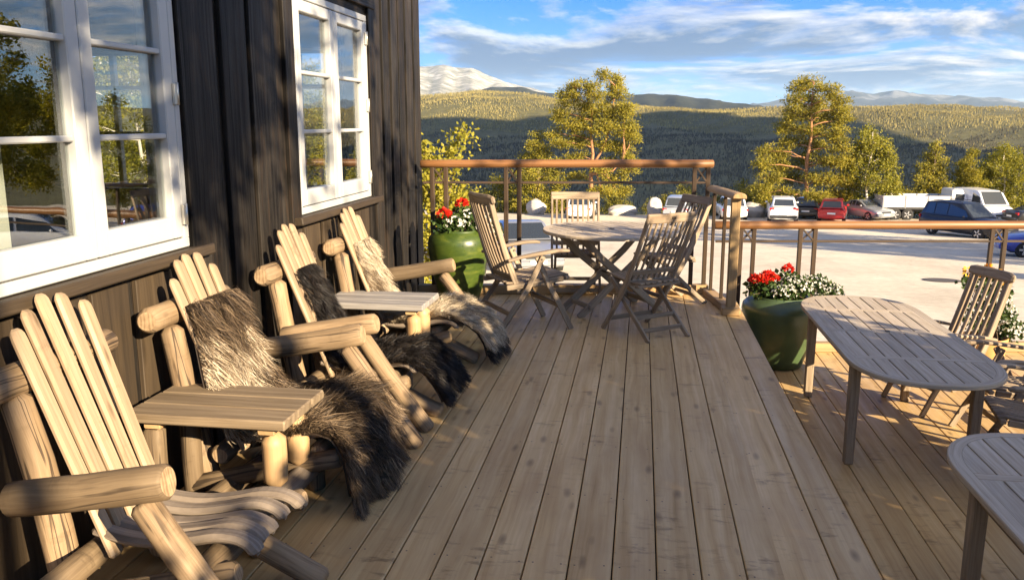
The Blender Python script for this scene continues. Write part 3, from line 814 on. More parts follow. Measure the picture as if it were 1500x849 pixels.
# short railing from the newel post to the corner
nr = empty('railing', (.79, 7.28, .002), 'short railing with a square newel post at the deck corner', 'railing'); O = Vector((.79, 7.28, .002))
class NM(MB):
    def build(s, nm, mats, par=nr):
        s.v = [(a-O.x, b-O.y, c-O.z) for a, b, c in s.v]; return MB.build(s, nm, mats, par)
NX = lambda y: .79 - .17*(y-7.28)
m = NM(); pts = []
n = 9; ring0 = []; rings = []
for yy in (7.17, 7.19, 8.03, 8.05):
    ins = .008 if yy in (7.17, 8.05) else 0
    rg = [(NX(yy)-.06+ins, yy, .992+ins), (NX(yy)+.06-ins, yy, .992+ins), (NX(yy)+.06-ins, yy, 1.012)]
    for k in range(1, n): 
        t = math.pi*k/n; rg.append((NX(yy)+(.06-ins)*math.cos(t), yy, 1.012+(.034-ins)*math.sin(t)))
    rg.append((NX(yy)-.06+ins, yy, 1.012)); rings.append(rg)
us = [i*.02 for i in range(len(rings[0])+1)]
m.rings(rings, us, [0, .02, .86, .88], 0, False); m.build('cap_rail', MT['beam'])
m = NM(); m.bar((.79, 7.28, .06), (.79, 7.28, .992), .078, .078, (0,1,0), .006); m.build('newel_post', MT['beam'])
m = NM(); m.box((.79, 7.28, .035), (.155, .155, .066), .008); m.build('post_foot', MT['beam'])
for yy in (7.60, 7.97):
    m = NM(); m.bar((NX(yy), yy, .07), (NX(yy), yy, .992), .030, .030, (0,1,0), .004); m.build('post', MT['post'])
m = NM(); m.bar((NX(7.37), 7.37, .036), (NX(8.05), 8.05, .036), .10, .07, (0,0,1), .006); m.build('kerb_beam', MT['beam'])
# ------------------------------------------------------------------ log armchairs along the wall
def sub_mb(O):
    class S(MB):
        def build(s, nm, mats, par, **k):
            s.v = [(a-O.x, b-O.y, c-O.z) for a, b, c in s.v]; return MB.build(s, nm, mats, par, **k)
    return S
LOGM = [MT['log'], MT['log_end']]; LOGD = [MT['log_dark'], MT['log_end']]
def log_chair(Yb, Ya, Yi, label, tilt=0.0, armmat=None, rs=0):
    random.seed(50+rs)
    side = 1 if Ya > Yb else -1
    O = Vector((-1.55, Yb, 0)); S = sub_mb(O)
    c = empty('log_armchair', O, label, 'log chair', 'rustic log armchairs along the house wall')
    j = lambda a: random.uniform(-a, a)
    m = S(); m.log((-2.003, Yb-.36, .80+j(.01)), (-2.003, Yb+.32, .80+j(.01)), .055, .050, 0, 1, .016, 6, .008, .03); m.build('back_rail', LOGM, c)
    for s_ in (-1, 1):
        m = S(); m.log((-1.985, Yb+s_*.20-.01, .755), (-1.865, Yb+s_*.19-.01, .055), .050, .053, 0, 1, .022, 6, .01, .03); m.build('back_post', LOGM, c)
    offs = [-.165, -.083, .0, .083, .165]
    hts = [.955, 1.015, 1.045, 1.03, .975]
    for k, o in enumerate(offs):
        top = Vector((-2.012 + (hts[k]-1.02)*-.44, Yb + o*1.08, hts[k]+j(.012))); bot = Vector((-1.675, Yb - .06 + o*.92, .215))
        n = 5; pts = [bot.lerp(top, i/n) for i in range(n+1)]
        m = S(); d_ = (top-bot).normalized()
        pts = pts[:-1] + [top - d_*.045, top - d_*.022, top]
        up = Vector((.91, 0, .41))
        ww = [.060]*n + [.060, .057, .046]
        m.sweep(pts, ww, [.027]*(len(pts)-2) + [.026, .020], up, .009); m.build('back_slat', MT['slat'], c)
    for k, o in enumerate([-.218, -.134, -.05, .034, .118]):
        prof = [(-1.75, .288), (-1.65, .266), (-1.53, .260), (-1.41, .278), (-1.315, .300), (-1.255, .300), (-1.21, .284), (-1.185, .262)]
        dxx = j(.016); dzz = j(.006)
        pts = [(x + (dxx if i > 4 else 0), Yb + o*(.92+.10*i/7), z + dzz + .006*abs(k-2)) for i, (x, z) in enumerate(prof)]
        fine = []
        for i in range(len(pts)-1):
            p0, p1, p2, p3 = [Vector(pts[min(max(q, 0), len(pts)-1)]) for q in (i-1, i, i+1, i+2)]
            for f in (0, .34, .67):
                fine.append(p1 + (p2-p0)*.5*f + (p0*2-p1*5+p2*4-p3)*.5*f*f + (p1*3-p0-p2*3+p3)*.5*f**3)
        fine += [Vector(pts[-1]), Vector(pts[-1]) + Vector((.002, 0, -.012))]
        N_ = len(fine); m = S(); m.sweep(fine, [.066]*(N_-4) + [.070, .068, .060, .042], [.032]*(N_-4) + [.034, .034, .030, .020], (.25, 0, 1), .012); m.build('seat_slat', MT['seat'], c)
    am = armmat or LOGM
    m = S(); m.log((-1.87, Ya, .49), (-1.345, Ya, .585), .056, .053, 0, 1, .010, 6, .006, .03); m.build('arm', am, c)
    m = S(); m.log((-1.435, Ya+side*.0, .515), (-1.085, Ya+.02, .0), .044, .047, 0, 1, .014, 6, .008, .03); m.build('front_leg', LOGM, c)
    m = S(); m.log((-1.50, Yi, .235), (-1.07, Yi, .0+.02), .043, .045, 0, 1, .014, 6, .006, .03); m.build('front_leg', LOGM, c)
    # cross logs under the seat that tie arm leg, post and seat together
    a, b = sorted((Ya - side*.01, Yb - side*.24))
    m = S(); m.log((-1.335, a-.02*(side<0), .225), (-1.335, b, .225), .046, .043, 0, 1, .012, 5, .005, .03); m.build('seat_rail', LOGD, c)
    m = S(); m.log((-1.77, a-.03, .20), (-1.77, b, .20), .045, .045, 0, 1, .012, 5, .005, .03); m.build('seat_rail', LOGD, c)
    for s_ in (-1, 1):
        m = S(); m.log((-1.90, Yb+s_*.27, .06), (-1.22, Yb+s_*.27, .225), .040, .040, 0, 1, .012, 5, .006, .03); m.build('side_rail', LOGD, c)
    return c
log_chair(2.56, 2.15, 2.62, 'bare log armchair without any sheepskin, its slatted back under the larger window', armmat=LOGD, rs=1)
log_chair(3.50, 3.93, 3.56, 'log armchair draped with a shaggy brown and cream sheepskin', rs=2)
log_chair(4.58, 4.16, 4.42, 'log armchair draped with a black sheepskin', rs=3)
log_chair(5.60, 6.02, 5.50, 'log armchair draped with a cream sheepskin, closest to the big green pot', armmat=LOGD, rs=4)

def log_table(Y, mat, label, rs):
    random.seed(80+rs); O = Vector((-1.65, Y, 0)); S = sub_mb(O)
    t = empty('log_side_table', O, label, 'side table', 'small plank tables between the log armchairs')
    m = S(); x0, x1 = -1.985, -1.315
    for k in range(3):
        y0 = Y - .205 + k*.138
        m.box(((x0+x1)/2 + random.uniform(-.004, .004), y0+.067, .480), (x1-x0, .134, .040), .006)
    m.build('tabletop', mat, t)
    for s_ in (-1, 1):
        m = S(); m.log((-1.405, Y+s_*.115, .43), (-1.405, Y+s_*.115, .185), .049, .049, 0, 0, .036, 4, .003, .02); m.build('peg_leg', [MT['peg']], t)
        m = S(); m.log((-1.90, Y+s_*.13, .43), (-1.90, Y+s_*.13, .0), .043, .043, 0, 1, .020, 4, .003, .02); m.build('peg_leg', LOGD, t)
    for x in (-1.405, -1.88): 
        m = S(); m.box((x, Y, .445), (.07, .36, .030), .004); m.build('batten', [MT['peg']], t)
    m = S(); m.log((-1.43, Y-.36, .115), (-1.375, Y+.36, .165), .049, .047, 0, 1, .012, 6, .008, .04); m.build('base_log', [MT['seat'], MT['log_end']], t)
    m = S(); m.log((-1.74, Y-.42, .06), (-1.70, Y+.40, .06), .050, .048, 0, 1, .012, 6, .008, .04); m.build('base_log', LOGD, t)
    for s_ in (-1, 1):
        m = S(); m.log((-1.405, Y+s_*.30, .11), (-1.405, Y+s_*.30, 0), .04, .04, 0, 1, .01, 3, .002, .02); m.build('foot', LOGD, t)
log_table(3.10, MT['plank'], 'brown plank table on short log pegs in front of the brown and cream sheepskin', 1)
log_table(5.20, MT['plank_grey'], 'grey plank table on short log pegs in front of the cream sheepskin', 2)

# ------------------------------------------------------------------ sheepskins
def sheepskin(path, Yc, width, zones, label, n, L=(.05, .10), seed=1, curl=.5, wave=.03):
    """path: (x, z) from the chair back over the seat to the hanging end; width(s) -> (left, right) half widths; zones(s, t, r) -> material"""
    rg = np.random.default_rng(seed); P = np.array(path)
    seg = np.hypot(np.diff(P[:, 0]), np.diff(P[:, 1])); S = np.concatenate([[0], np.cumsum(seg)]); tot = S[-1]
    def at(s): return np.interp(s*tot, S, P[:, 0]), np.interp(s*tot, S, P[:, 1])
    O = Vector((at(.45)[0], Yc, at(.45)[1]))
    th = .012
    ns, ntt = 44, 17
    V = []; F = []
    def surf(s, t):
        x, z = at(s); x2, z2 = at(min(1, s+.01)); x1, z1 = at(max(0, s-.01))
        tx, tz = x2-x1, z2-z1; l = math.hypot(tx, tz)+1e-9; tx /= l; tz /= l
        nx, nz = (-tz, tx) 
        if nx < 0 and nz < .2: nx, nz = -nx, -nz
        if nz < -.3: nx, nz = -nx, -nz
        a, b = width(s); y = Yc + (a + (b-a)*t)
        w = wave*(math.sin(t*7+s*9+seed)*.6 + math.sin(t*13-s*5)*.4)
        edge = -.02*(abs(t-.5)*2)**3
        return np.array([x+nx*(w+edge), y+.012*math.sin(s*11+seed), z+nz*(w+edge)]), np.array([nx, 0, nz]), np.array([tx, 0, tz])
    for layer in (0, 1):
        for i in range(ns+1):
            for k in range(ntt+1):
                p, nn, tt = surf(i/ns, k/ntt); q = p + nn*(th if layer else 0); V.append(tuple(q - np.array(O)))
    m_ = ntt+1; off = (ns+1)*m_
    for i in range(ns):
        for k in range(ntt):
            a = i*m_+k; F.append((a, a+m_, a+m_+1, a+1)); F.append((off+a, off+a+1, off+a+m_+1, off+a+m_))
    for i in range(ns):
        for k in (0, ntt): a = i*m_+k; F.append((a, a+m_, off+a+m_, off+a))
    for k in range(ntt):
        for i in (0, ns): a = i*m_+k; F.append((a, a+1, off+a+1, off+a))
    mats = [MT['fur_dark'], MT['fur_mid'], MT['fur_light'], MT['fur_black']]
    # hide takes the colour of the wool above it
    mi = []
    for f in F:
        v = np.mean([np.array(V[q]) for q in f], axis=0); 
        mi.append(0)
    k = 0; mi = []
    for i in range(ns):
        for kk in range(ntt):
            z_ = zones((i+.5)/ns, (kk+.5)/ntt, .5); mi += [z_, z_]
    mi += [0]*(len(F)-len(mi))
    hide = np_obj('sheepskin', V, F, mats, loc=O, mi=mi, smooth=True)
    tag(hide, label, 'sheepskin', 'sheepskins draped over the log armchairs')
    LK = {}; SV = np.zeros((n, 7, 3)); mm = np.zeros(n, dtype=np.int32)
    # locks: strands lean together
    for q in range(n):
        s = rg.random(); t = rg.random()
        if rg.random() < .16: t = rg.choice([0.0, 1.0]) + rg.normal(0, .02)
        if rg.random() < .06: s = 1.0
        p, nn, tt = surf(min(1, max(0, s)), min(1, max(0, t)))
        lk = (math.floor(s*24+2*math.sin(t*9)), math.floor(t*11))
        if lk not in LK:
            h = math.sin(lk[0]*12.99+lk[1]*78.2+seed)*43758.5; h1 = h-math.floor(h); h = h*1.37; h2 = h-math.floor(h)
            sc = min(1, max(0, (lk[0]+.5-2*math.sin(t*9))/24)); tcn = min(1, max(0, (lk[1]+.5)/11))
            pc, nc_, tc_ = surf(sc, tcn); dl = nc_*.8 + tc_*.65 + np.array([0, (h1-.5)*1.3, -.35*curl]); dl /= np.linalg.norm(dl)
            LK[lk] = (h1, h2, pc + nc_*th + dl*L[1]*(.8+.4*h2))
        h1, h2, tipc = LK[lk]
        lean = np.array([0, (h1-.5)*1.5, (h2-.5)*.5])
        ln = rg.uniform(*L)*(.8+.5*h2)*(1 if rg.random() < .5 else rg.uniform(.3, .6))
        eg = (t-.5)*2
        d0 = nn*1.0 + tt*.35 + lean*.7 + rg.normal(0, .22, 3) + np.array([0, eg**3*.6, 0]); d0 /= np.linalg.norm(d0)
        d1 = nn*.35 + tt*.6 + lean*.9 + rg.normal(0, .25, 3) + np.array([0, eg**3*.4, -curl]); d1 /= np.linalg.norm(d1)
        d2 = d1 + np.array([0, 0, -.35*curl]) + rg.normal(0, .40, 3); d2 /= np.linalg.norm(d2)
        b = p + nn*th; a1 = b + d0*ln*.38; a2 = a1 + d1*ln*.36; a3 = a2 + d2*ln*.30; cv = rg.uniform(.2, .7)*min(1, ln/(L[0]+L[1])*2); a3 = a3*(1-cv) + tipc*cv; a2 = a2*(1-cv*.45) + (tipc*.75+b*.25)*cv*.45
        sd = np.cross(d1, rg.normal(0, 1, 3)); sd /= np.linalg.norm(sd)+1e-9; w0 = rg.uniform(.0007, .0015)
        SV[q, 0] = b-sd*w0; SV[q, 1] = b+sd*w0; SV[q, 2] = a1-sd*w0; SV[q, 3] = a1+sd*w0; SV[q, 4] = a2-sd*w0*.7; SV[q, 5] = a2+sd*w0*.7; SV[q, 6] = a3
        mm[q] = zones(s, t, rg.random())
    SV -= np.array(O)
    b = np.arange(n)*7
    Fs = np.stack([np.stack([b, b+1, b+3, b+2], 1), np.stack([b+2, b+3, b+5, b+4], 1), np.stack([b+4, b+5, b+6, b+6], 1)], 1)
    # the tip is a triangle: build quads and tips as two face sets
    Vf = SV.reshape(-1, 3)
    quads = Fs[:, :2].reshape(-1, 4); me = bpy.data.meshes.new('fleece')
    tips = np.stack([b+4, b+5, b+6], 1)
    tri = np.concatenate([quads[:, [0, 1, 2]], quads[:, [0, 2, 3]], tips])
    miq = np.repeat(mm, 2)
    o = np_obj('fleece', Vf, tri, mats, parent=hide, mi=np.concatenate([miq, miq, mm]), smooth=True)
    return hide
# brown and cream, on the second chair
def z2(s, t, r):
    if s > .60:
        if s > .93 or t < .10 or t > .90: return 1 if r < .75 else 0
        return 0 if r < .93 else 1
    q = math.sin(s*21+t*6)+math.sin(t*17+s*5)
    if t < .52 and .20 < s < .56: return 2 if r < .75 else 1
    if s < .10: return 0 if r < .6 else 1
    if t > .62 and s > .30: return 0 if r < .7 else 1
    return (1 if r < .6 else (2 if q > 0 else 0))
sheepskin([(-1.925, .84), (-1.85, .67), (-1.775, .49), (-1.705, .35), (-1.63, .31), (-1.47, .315), (-1.31, .35), (-1.235, .335), (-1.185, .26), (-1.17, .18), (-1.165, .11), (-1.16, .065)], 3.46,
          lambda s: (-.17-.11*ss(.1, .5, s)+.02*ss(.85, 1, s), .20+.10*ss(.15, .45, s)-.04*ss(.8, 1, s)), z2, 'shaggy sheepskin in brown, grey and cream hanging over the chair beside the brown table', 60000, (.08, .155), 2, .55, .022)
def z3(s, t, r): return 3 if r < .93 else 0
sheepskin([(-1.91, .80), (-1.84, .64), (-1.77, .47), (-1.70, .335), (-1.63, .30), (-1.47, .31), (-1.31, .345), (-1.215, .335), (-1.16, .28), (-1.11, .22), (-1.07, .15), (-1.05, .11)], 4.56,
          lambda s: (-.10-.14*ss(.15, .5, s), .17+.07*ss(.2, .5, s)), z3, 'black curly sheepskin hanging over the third log chair from the camera', 44000, (.04, .085), 5, .4, .028)
def z4(s, t, r):
    if s > .955: return 3 if r < .8 else 1
    if .12 < s < .30 and t < .35: return 1 if r < .7 else 2
    return 2 if r < .86 else 1
sheepskin([(-1.915, .81), (-1.84, .65), (-1.77, .48), (-1.70, .34), (-1.63, .305), (-1.47, .315), (-1.31, .35), (-1.20, .35), (-1.10, .31), (-1.02, .25), (-.98, .17), (-.965, .09)], 5.56,
          lambda s: (-.13-.08*ss(.1, .5, s), .17+.10*ss(.15, .5, s)), z4, 'cream sheepskin with black lower edge hanging over the chair by the grey table', 46000, (.055, .105), 9, .5, .022)

# ------------------------------------------------------------------ folding teak chairs
def place(root_loc, face):
    return math.atan2(-face[0], face[1])
TK = MT['teak']
def folding_chair(label, loc, face, arms=False, group='folding teak chairs'):
    random.seed(hash(arms) % 97 + 3)
    c = empty('folding_armchair' if arms else 'folding_chair', loc, label, 'garden chair', group, place(loc, face))
    W = .44 if not arms else .47
    if not arms:
        st = [(.265, 0), (.17, .12), (.07, .26), (-.03, .42), (-.115, .58), (-.20, .76), (-.265, .91)]
        for s_ in (-1, 1):
            m = MB(); m.sweep([(s_*W/2, y, z) for y, z in st], .022, [.040, .042, .046, .048, .042, .038, .034], (0, 1, .4), .005); m.build('back_stile', TK, c)
            m = MB(); m.sweep([(s_*(W/2-.028), .205, .425), (s_*(W/2-.028), -.04, .205), (s_*(W/2-.028), -.285, 0)], .022, .040, (0, 1, .6), .005); m.build('rear_leg', TK, c)
        yb = lambda z: float(np.interp(z, [p[1] for p in st], [p[0] for p in st]))
        m = MB(); n = 6
        m.sweep([(-W/2-.012 + (W+.024)*i/n, yb(.925)-.012*math.sin(math.pi*i/n)-.003, .925) for i in range(n+1)], .026, .075, (0, -.33, .94), .007); m.build('top_rail', TK, c)
        for z, h in ((.50, .04), (.415, .05)):
            m = MB(); m.sweep([(-W/2+.012 + (W-.024)*i/n, yb(z)-.008*math.sin(math.pi*i/n), z) for i in range(n+1)], .022, h, (0, -.4, .92), .004); m.build('back_crosspiece', TK, c)
        for k in range(8):
            x = -W/2 + .045 + (W-.09)*k/7; dz = .010*math.sin(math.pi*k/7)
            m = MB(); m.sweep([(x, yb(z)-dz, z) for z in (.40, .58, .76, .905)], .020, .012, (0, 1, .4), .003); m.build('back_slat', TK, c)
        for k in range(7):
            x = -W/2 + .055 + (W-.11)*k/6
            m = MB(); m.sweep([(x, -.16, .425), (x, -.04, .418), (x, .10, .432), (x, .225, .446), (x, .262, .436)], .046, .018, (0, 0, 1), .004); m.build('seat_slat', TK, c)
        for y, z in ((.205, .415), (-.135, .402)):
            m = MB(); m.box((0, y, z), (W-.03, .045, .024), .004); m.build('seat_rail', TK, c)
        for f in (.17, .36):
            y = -.285 + .49*f; m = MB(); m.box((0, y, .425*f), (W-.06, .016, .034), .004); m.build('stretcher', TK, c)
        m = MB(); m.box((0, .19, .10), (W-.02, .018, .036), .004); m.build('stretcher', TK, c)
        for y in (.0,):
            m = MB(); m.box((0, yb(.925)-.031, .928), (.04, .004, .018), .001); m.build('maker_plate', MT['post'], c)
    else:
        st = [(-.13, .40), (-.19, .55), (-.245, .72), (-.30, .90), (-.335, 1.03)]
        yb = lambda z: float(np.interp(z, [p[1] for p in st], [p[0] for p in st])) 
        for s_ in (-1, 1):
            m = MB(); m.sweep([(s_*(W/2-.03), -.095, .33)] + [(s_*(W/2-.03), y, z) for y, z in st] , .024, [.046, .048, .046, .042, .040, .036], (0, 1, .35), .005); m.build('back_stile', TK, c)
            m = MB(); m.sweep([(s_*(W/2+.012), .03, .60), (s_*(W/2+.012), .14, .36), (s_*(W/2+.012), .25, .17), (s_*(W/2+.012), .335, 0)], .022, .044, (0, 1, .5), .005); m.build('front_leg', TK, c)
            m = MB(); m.sweep([(s_*(W/2+.036), .07, .605), (s_*(W/2+.036), -.06, .36), (s_*(W/2+.036), -.22, .15), (s_*(W/2+.036), -.335, 0)], .022, .044, (0, 1, -.5), .005); m.build('rear_leg', TK, c)
            m = MB(); xa = s_*(W/2+.025)
            m.sweep([(xa, -.225, .585), (xa, -.12, .608), (xa+s_*.008, .04, .628), (xa+s_*.012, .17, .642), (xa+s_*.004, .265, .640), (xa, .30, .632)], [.034, .046, .054, .064, .060, .036], [.022, .024, .025, .025, .024, .018], (0, 0, 1), .006); m.build('arm', TK, c)
            m = MB(); m.sweep([(s_*(W/2-.008), -.22, .372), (s_*(W/2-.008), 0, .385), (s_*(W/2-.008), .27, .412)], .022, .040, (0, 0, 1), .004); m.build('seat_rail', TK, c)
        n = 8
        m = MB(); m.sweep([(-W/2-.01 + (W+.02)*i/n, yb(1.04)-.030*math.sin(math.pi*i/n)+.008, 1.045) for i in range(n+1)], .032, [.060] + [.082]*(n-1) + [.060], (0, -.28, .96), .012); m.build('top_rail', TK, c)
        m = MB(); m.sweep([(-W/2+.03 + (W-.06)*i/n, yb(.44)-.010*math.sin(math.pi*i/n), .44) for i in range(n+1)], .022, .05, (0, -.3, .95), .004); m.build('back_crosspiece', TK, c)
        for k in range(6):
            x = -W/2 + .075 + (W-.15)*k/5; dz = .026*math.sin(math.pi*(k+.8)/6.6)
            m = MB(); m.sweep([(x, yb(z)-dz*(z-.35)/.7, z) for z in (.43, .60, .78, .93, 1.02)], .034, .014, (0, 1, .35), .004); m.build('back_slat', TK, c)
        for k in range(8):
            x = -W/2 + .045 + (W-.09)*k/7
            m = MB(); m.sweep([(x, -.215, .405), (x, -.06, .400), (x, .12, .418), (x, .285, .440), (x, .325, .432)], .042, .018, (0, 0, 1), .004); m.build('seat_slat', TK, c)
        m = MB(); m.box((0, .30, .418), (W+.02, .035, .026), .004); m.build('seat_rail', TK, c)
        m = MB(); m.box((0, .225, .205), (W+.01, .018, .040), .004); m.build('stretcher', TK, c)
        m = MB(); m.box((0, -.20, .17), (W+.06, .018, .040), .004); m.build('stretcher', TK, c)
        for s_ in (-1, 1):
            m = MB(); m.tube([(s_*(W/2-.01), .052, .585), (s_*(W/2+.055), .052, .585)], .007, 8); m.build('pivot_bolt', MT['iron'], c)
    return c
c0 = folding_chair('folding teak chair seen from behind at the near side of the round table', (.067, 6.54, 0), (-.62, .79))
def again(src, loc, face, label):
    c = copy_tree(src); c.location = loc; c.rotation_euler = (0, 0, place(loc, face)); c['label'] = label; return c
again(c0, (-.585, 7.83, 0), (.12, -1), 'folding teak chair behind the round table, its slatted back towards the railing')
again(c0, (.27, 7.72, 0), (-.86, -.5), 'folding teak chair beside the newel post, half hidden by the chair nearest it')
a0 = folding_chair('tall folding teak armchair beside the bright green pot, facing the round table', (-.93, 6.58, 0), (.84, .54), True)
a1 = again(a0, (2.40, 6.86, LZ), (-.95, -.31), 'tall folding teak armchair with its back to the orange wooden planter')
again(a0, (2.66, 6.12, LZ), (-1, -.05), 'middle of the three folding armchairs along the right side of the oval table')
again(a0, (2.55, 5.46, LZ), (-.98, .16), 'folding teak armchair at the near end of the oval table, mostly cut off')

# ------------------------------------------------------------------ tables
def oval_hw(y, L, Wd, p=3.2):
    """half width of the rounded table outline at distance y from its middle"""
    e = L/2; s0 = e - .56
    if abs(y) <= s0: return Wd/2
    t = min(1, (abs(y)-s0)/(e-s0)); return Wd/2*(1-t**p)**(1/p) if p else 0
def oval_outline(L, Wd, ins=0.0, n=22):
    pts = []; e = L/2 - ins; s0 = L/2 - .56; hw = Wd/2 - ins; p = 2.35
    for q in range(4):
        for i in range(n):
            t = (math.pi/2)*i/n
            if q % 2: t = math.pi/2 - t
            cx = hw*math.cos(t)**(2/p) if math.cos(t) > 0 else 0; cy = (e-s0)*math.sin(t)**(2/p) if math.sin(t) > 0 else 0
            sx = 1 if q in (0, 3) else -1; sy = 1 if q in (0, 1) else -1
            pts.append((sx*cx, sy*(s0+cy)))
    out = []
    for p_ in pts:
        if not out or math.hypot(p_[0]-out[-1][0], p_[1]-out[-1][1]) > 1e-4: out.append(p_)
    return out
def circle_outline(rd, n=72): return [(rd*math.cos(2*math.pi*i/n), rd*math.sin(2*math.pi*i/n)) for i in range(n)]
def clip_slat(outl, x0, x1, y0, y1):
    """slat polygon x0..x1 by y0..y1 clipped to a convex outline"""
    poly = [(x0, y0), (x1, y0), (x1, y1), (x0, y1)]
    n = len(outl)
    for i in range(n):
        a = outl[i]; b = outl[(i+1) % n]; res = []
        def ins(p): return (b[0]-a[0])*(p[1]-a[1])-(b[1]-a[1])*(p[0]-a[0]) >= 0
        for k in range(len(poly)):
            p, q = poly[k], poly[(k+1) % len(poly)]
            ip, iq = ins(p), ins(q)
            if ip: res.append(p)
            if ip != iq:
                d1 = (b[0]-a[0])*(p[1]-a[1])-(b[1]-a[1])*(p[0]-a[0]); d2 = (b[0]-a[0])*(q[1]-a[1])-(b[1]-a[1])*(q[0]-a[0])
                t = d1/(d1-d2); res.append((p[0]+(q[0]-p[0])*t, p[1]+(q[1]-p[1])*t))
        poly = res
        if len(poly) < 3: return None
    o = []
    for p in poly:
        if not o or math.hypot(p[0]-o[-1][0], p[1]-o[-1][1]) > .003: o.append(p)
    return o if len(o) > 2 else None
def ring_band(m, outer, inner, z0, z1, ch=.006):
    n = len(outer); UK[0] += 1; k = UK[0]*10+3
    c0 = [(p[0]*(1-ch/1.0), p[1]*(1-ch/1.0)) for p in outer]
    loops = [(inner, z1-.002), (c0, z1), (outer, z1-ch), (outer, z0+ch), (c0, z0), (inner, z0)]
    base = len(m.v)
    for lp, z in loops: m.v += [(x, y, z) for x, y in lp]
    acc = [0]
    for i in range(n): acc.append(acc[-1] + math.hypot(outer[(i+1) % n][0]-outer[i][0], outer[(i+1) % n][1]-outer[i][1]))
    ul = [0, .06, .067, .085, .092, .15]
    L_ = len(loops)
    for li in range(L_):
        l2 = (li+1) % L_
        for i in range(n):
            j = (i+1) % n; u0 = k+ul[li]; u1 = k+(ul[l2] if l2 else .2)
            m.face((base+li*n+i, base+l2*n+i, base+l2*n+j, base+li*n+j), ((u0, acc[i]), (u1, acc[i]), (u1, acc[i+1]), (u0, acc[i+1])))
def oval_table(loc, label, L=2.58, Wd=.90, rz=0.0):
    random.seed(31)
    t = empty('oval_garden_table', loc, label, 'table', 'oval slatted garden tables', rz)
    top = .735; th = .030
    m = MB(); outer = oval_outline(L, Wd); inner = oval_outline(L, Wd, .058)
    k = min(len(outer), len(inner)); ring_band(m, outer[:k], inner[:k], top-th, top)
    cross = [-.72, 0.0, .72]; cw = .062
    for y in cross:
        pl = clip_slat(inner, -Wd, Wd, y-cw/2, y+cw/2)
        if pl: m.prism(pl, top-.026, top-.0015, .003, 0, 'x')
    spans = [(-L/2, -.72-cw/2-.001), (-.72+cw/2+.001, -cw/2-.001), (cw/2+.001, .72-cw/2-.001), (.72+cw/2+.001, L/2)]
    nsl = 8; wd = (Wd-.116)/nsl; gap = .0085
    for a, b in spans:
        for i in range(nsl):
            x0 = -Wd/2 + .058 + wd*i; g0 = gap/2 if i else 0; g1 = gap/2 if i < nsl-1 else 0
            pl = clip_slat(inner, x0+g0, x0+wd-g1, a, b)
            if pl: m.prism(pl, top-.024, top-.002 + random.uniform(-.0008, .0004), .002, 0, 'y')
    m.build('tabletop', MT['teak_top'], t)
    m = MB(); m.tube([(0, 0, top-.004), (0, 0, top+.004)], .018, 14); m.build('hole_cap', MT['iron'], t)
    lx, ly = .375, .70
    for sx in (-1, 1):
        for sy in (-1, 1):
            m = MB(); m.sweep([(sx*lx, sy*ly, top-th-.001), (sx*lx, sy*ly, 0)], [.066, .058], [.066, .058], (1, 0, 0), .006); m.build('leg', TK, t)
    for sx in (-1, 1):
        m = MB(); m.box((sx*(lx-.004), 0, top-th-.045), (.022, 2*ly-.07, .075), .003); m.build('apron', TK, t)
    for sy in (-1, 1):
        m = MB(); m.box((0, sy*(ly-.004), top-th-.045), (2*lx-.07, .022, .075), .003); m.build('apron', TK, t)
    return t
ot = oval_table((1.775, 6.22, LZ), 'oval grey teak table beside the dark green pot on the lower deck')
o2 = copy_tree(ot); o2.location = (1.83, 2.90, LZ); o2['label'] = 'oval grey teak table cut off by the bottom right corner of the view'
def round_table(loc, rz):
    random.seed(12)
    t = empty('round_garden_table', loc, 'round slatted teak table on crossed folding legs, ringed by four chairs', 'table', None, rz)
    top = .715; rd = .595
    m = MB(); outer = circle_outline(rd); inner = circle_outline(rd-.055); ring_band(m, outer, inner, top-.028, top)
    pl = clip_slat(inner, -1, 1, -.035, .035); m.prism(pl, top-.024, top-.0015, .003, 0, 'x')
    nsl = 15; wd = 2*(rd-.055)/nsl
    for a, b in ((-rd, -.036), (.036, rd)):
        for i in range(nsl):
            x0 = -(rd-.055)+wd*i; p_ = clip_slat(inner, x0+.0045, x0+wd-.0045, a, b)
            if p_: m.prism(p_, top-.022, top-.002+random.uniform(-.0008, .0004), .002, 0, 'y')
    m.build('tabletop', MT['teak_top'], t)
    m = MB(); m.tube([(0, 0, top-.004), (0, 0, top+.003)], .022, 14); m.build('hole_cap', MT['iron'], t)
    for s_ in (-1, 1):
        for q in (-1, 1):
            yy = s_*(.20 if q > 0 else .155)
            pts = [(-q*.40, yy, .675), (-q*.22, yy, .50), (0, yy, .325), (q*.21, yy, .15), (q*.40, yy, 0)]
            m = MB(); m.sweep(pts, .026, .062, (q*.6, 0, .8), .006); m.build('leg', TK, t)
    for q in (-1, 1):
        m = MB(); m.box((q*.40, 0, .672), (.05, .52, .030), .004); m.build('bearer', TK, t)
        m = MB(); m.box((q*.30, 0, .085), (.022, .36, .042), .004); m.build('stretcher', TK, t)
    m = MB(); m.tube([(0, -.225, .325), (0, .225, .325)], .010, 10); m.build('pivot_bar', MT['iron'], t)
    return t
round_table((-.235, 7.30, 0), R(33))
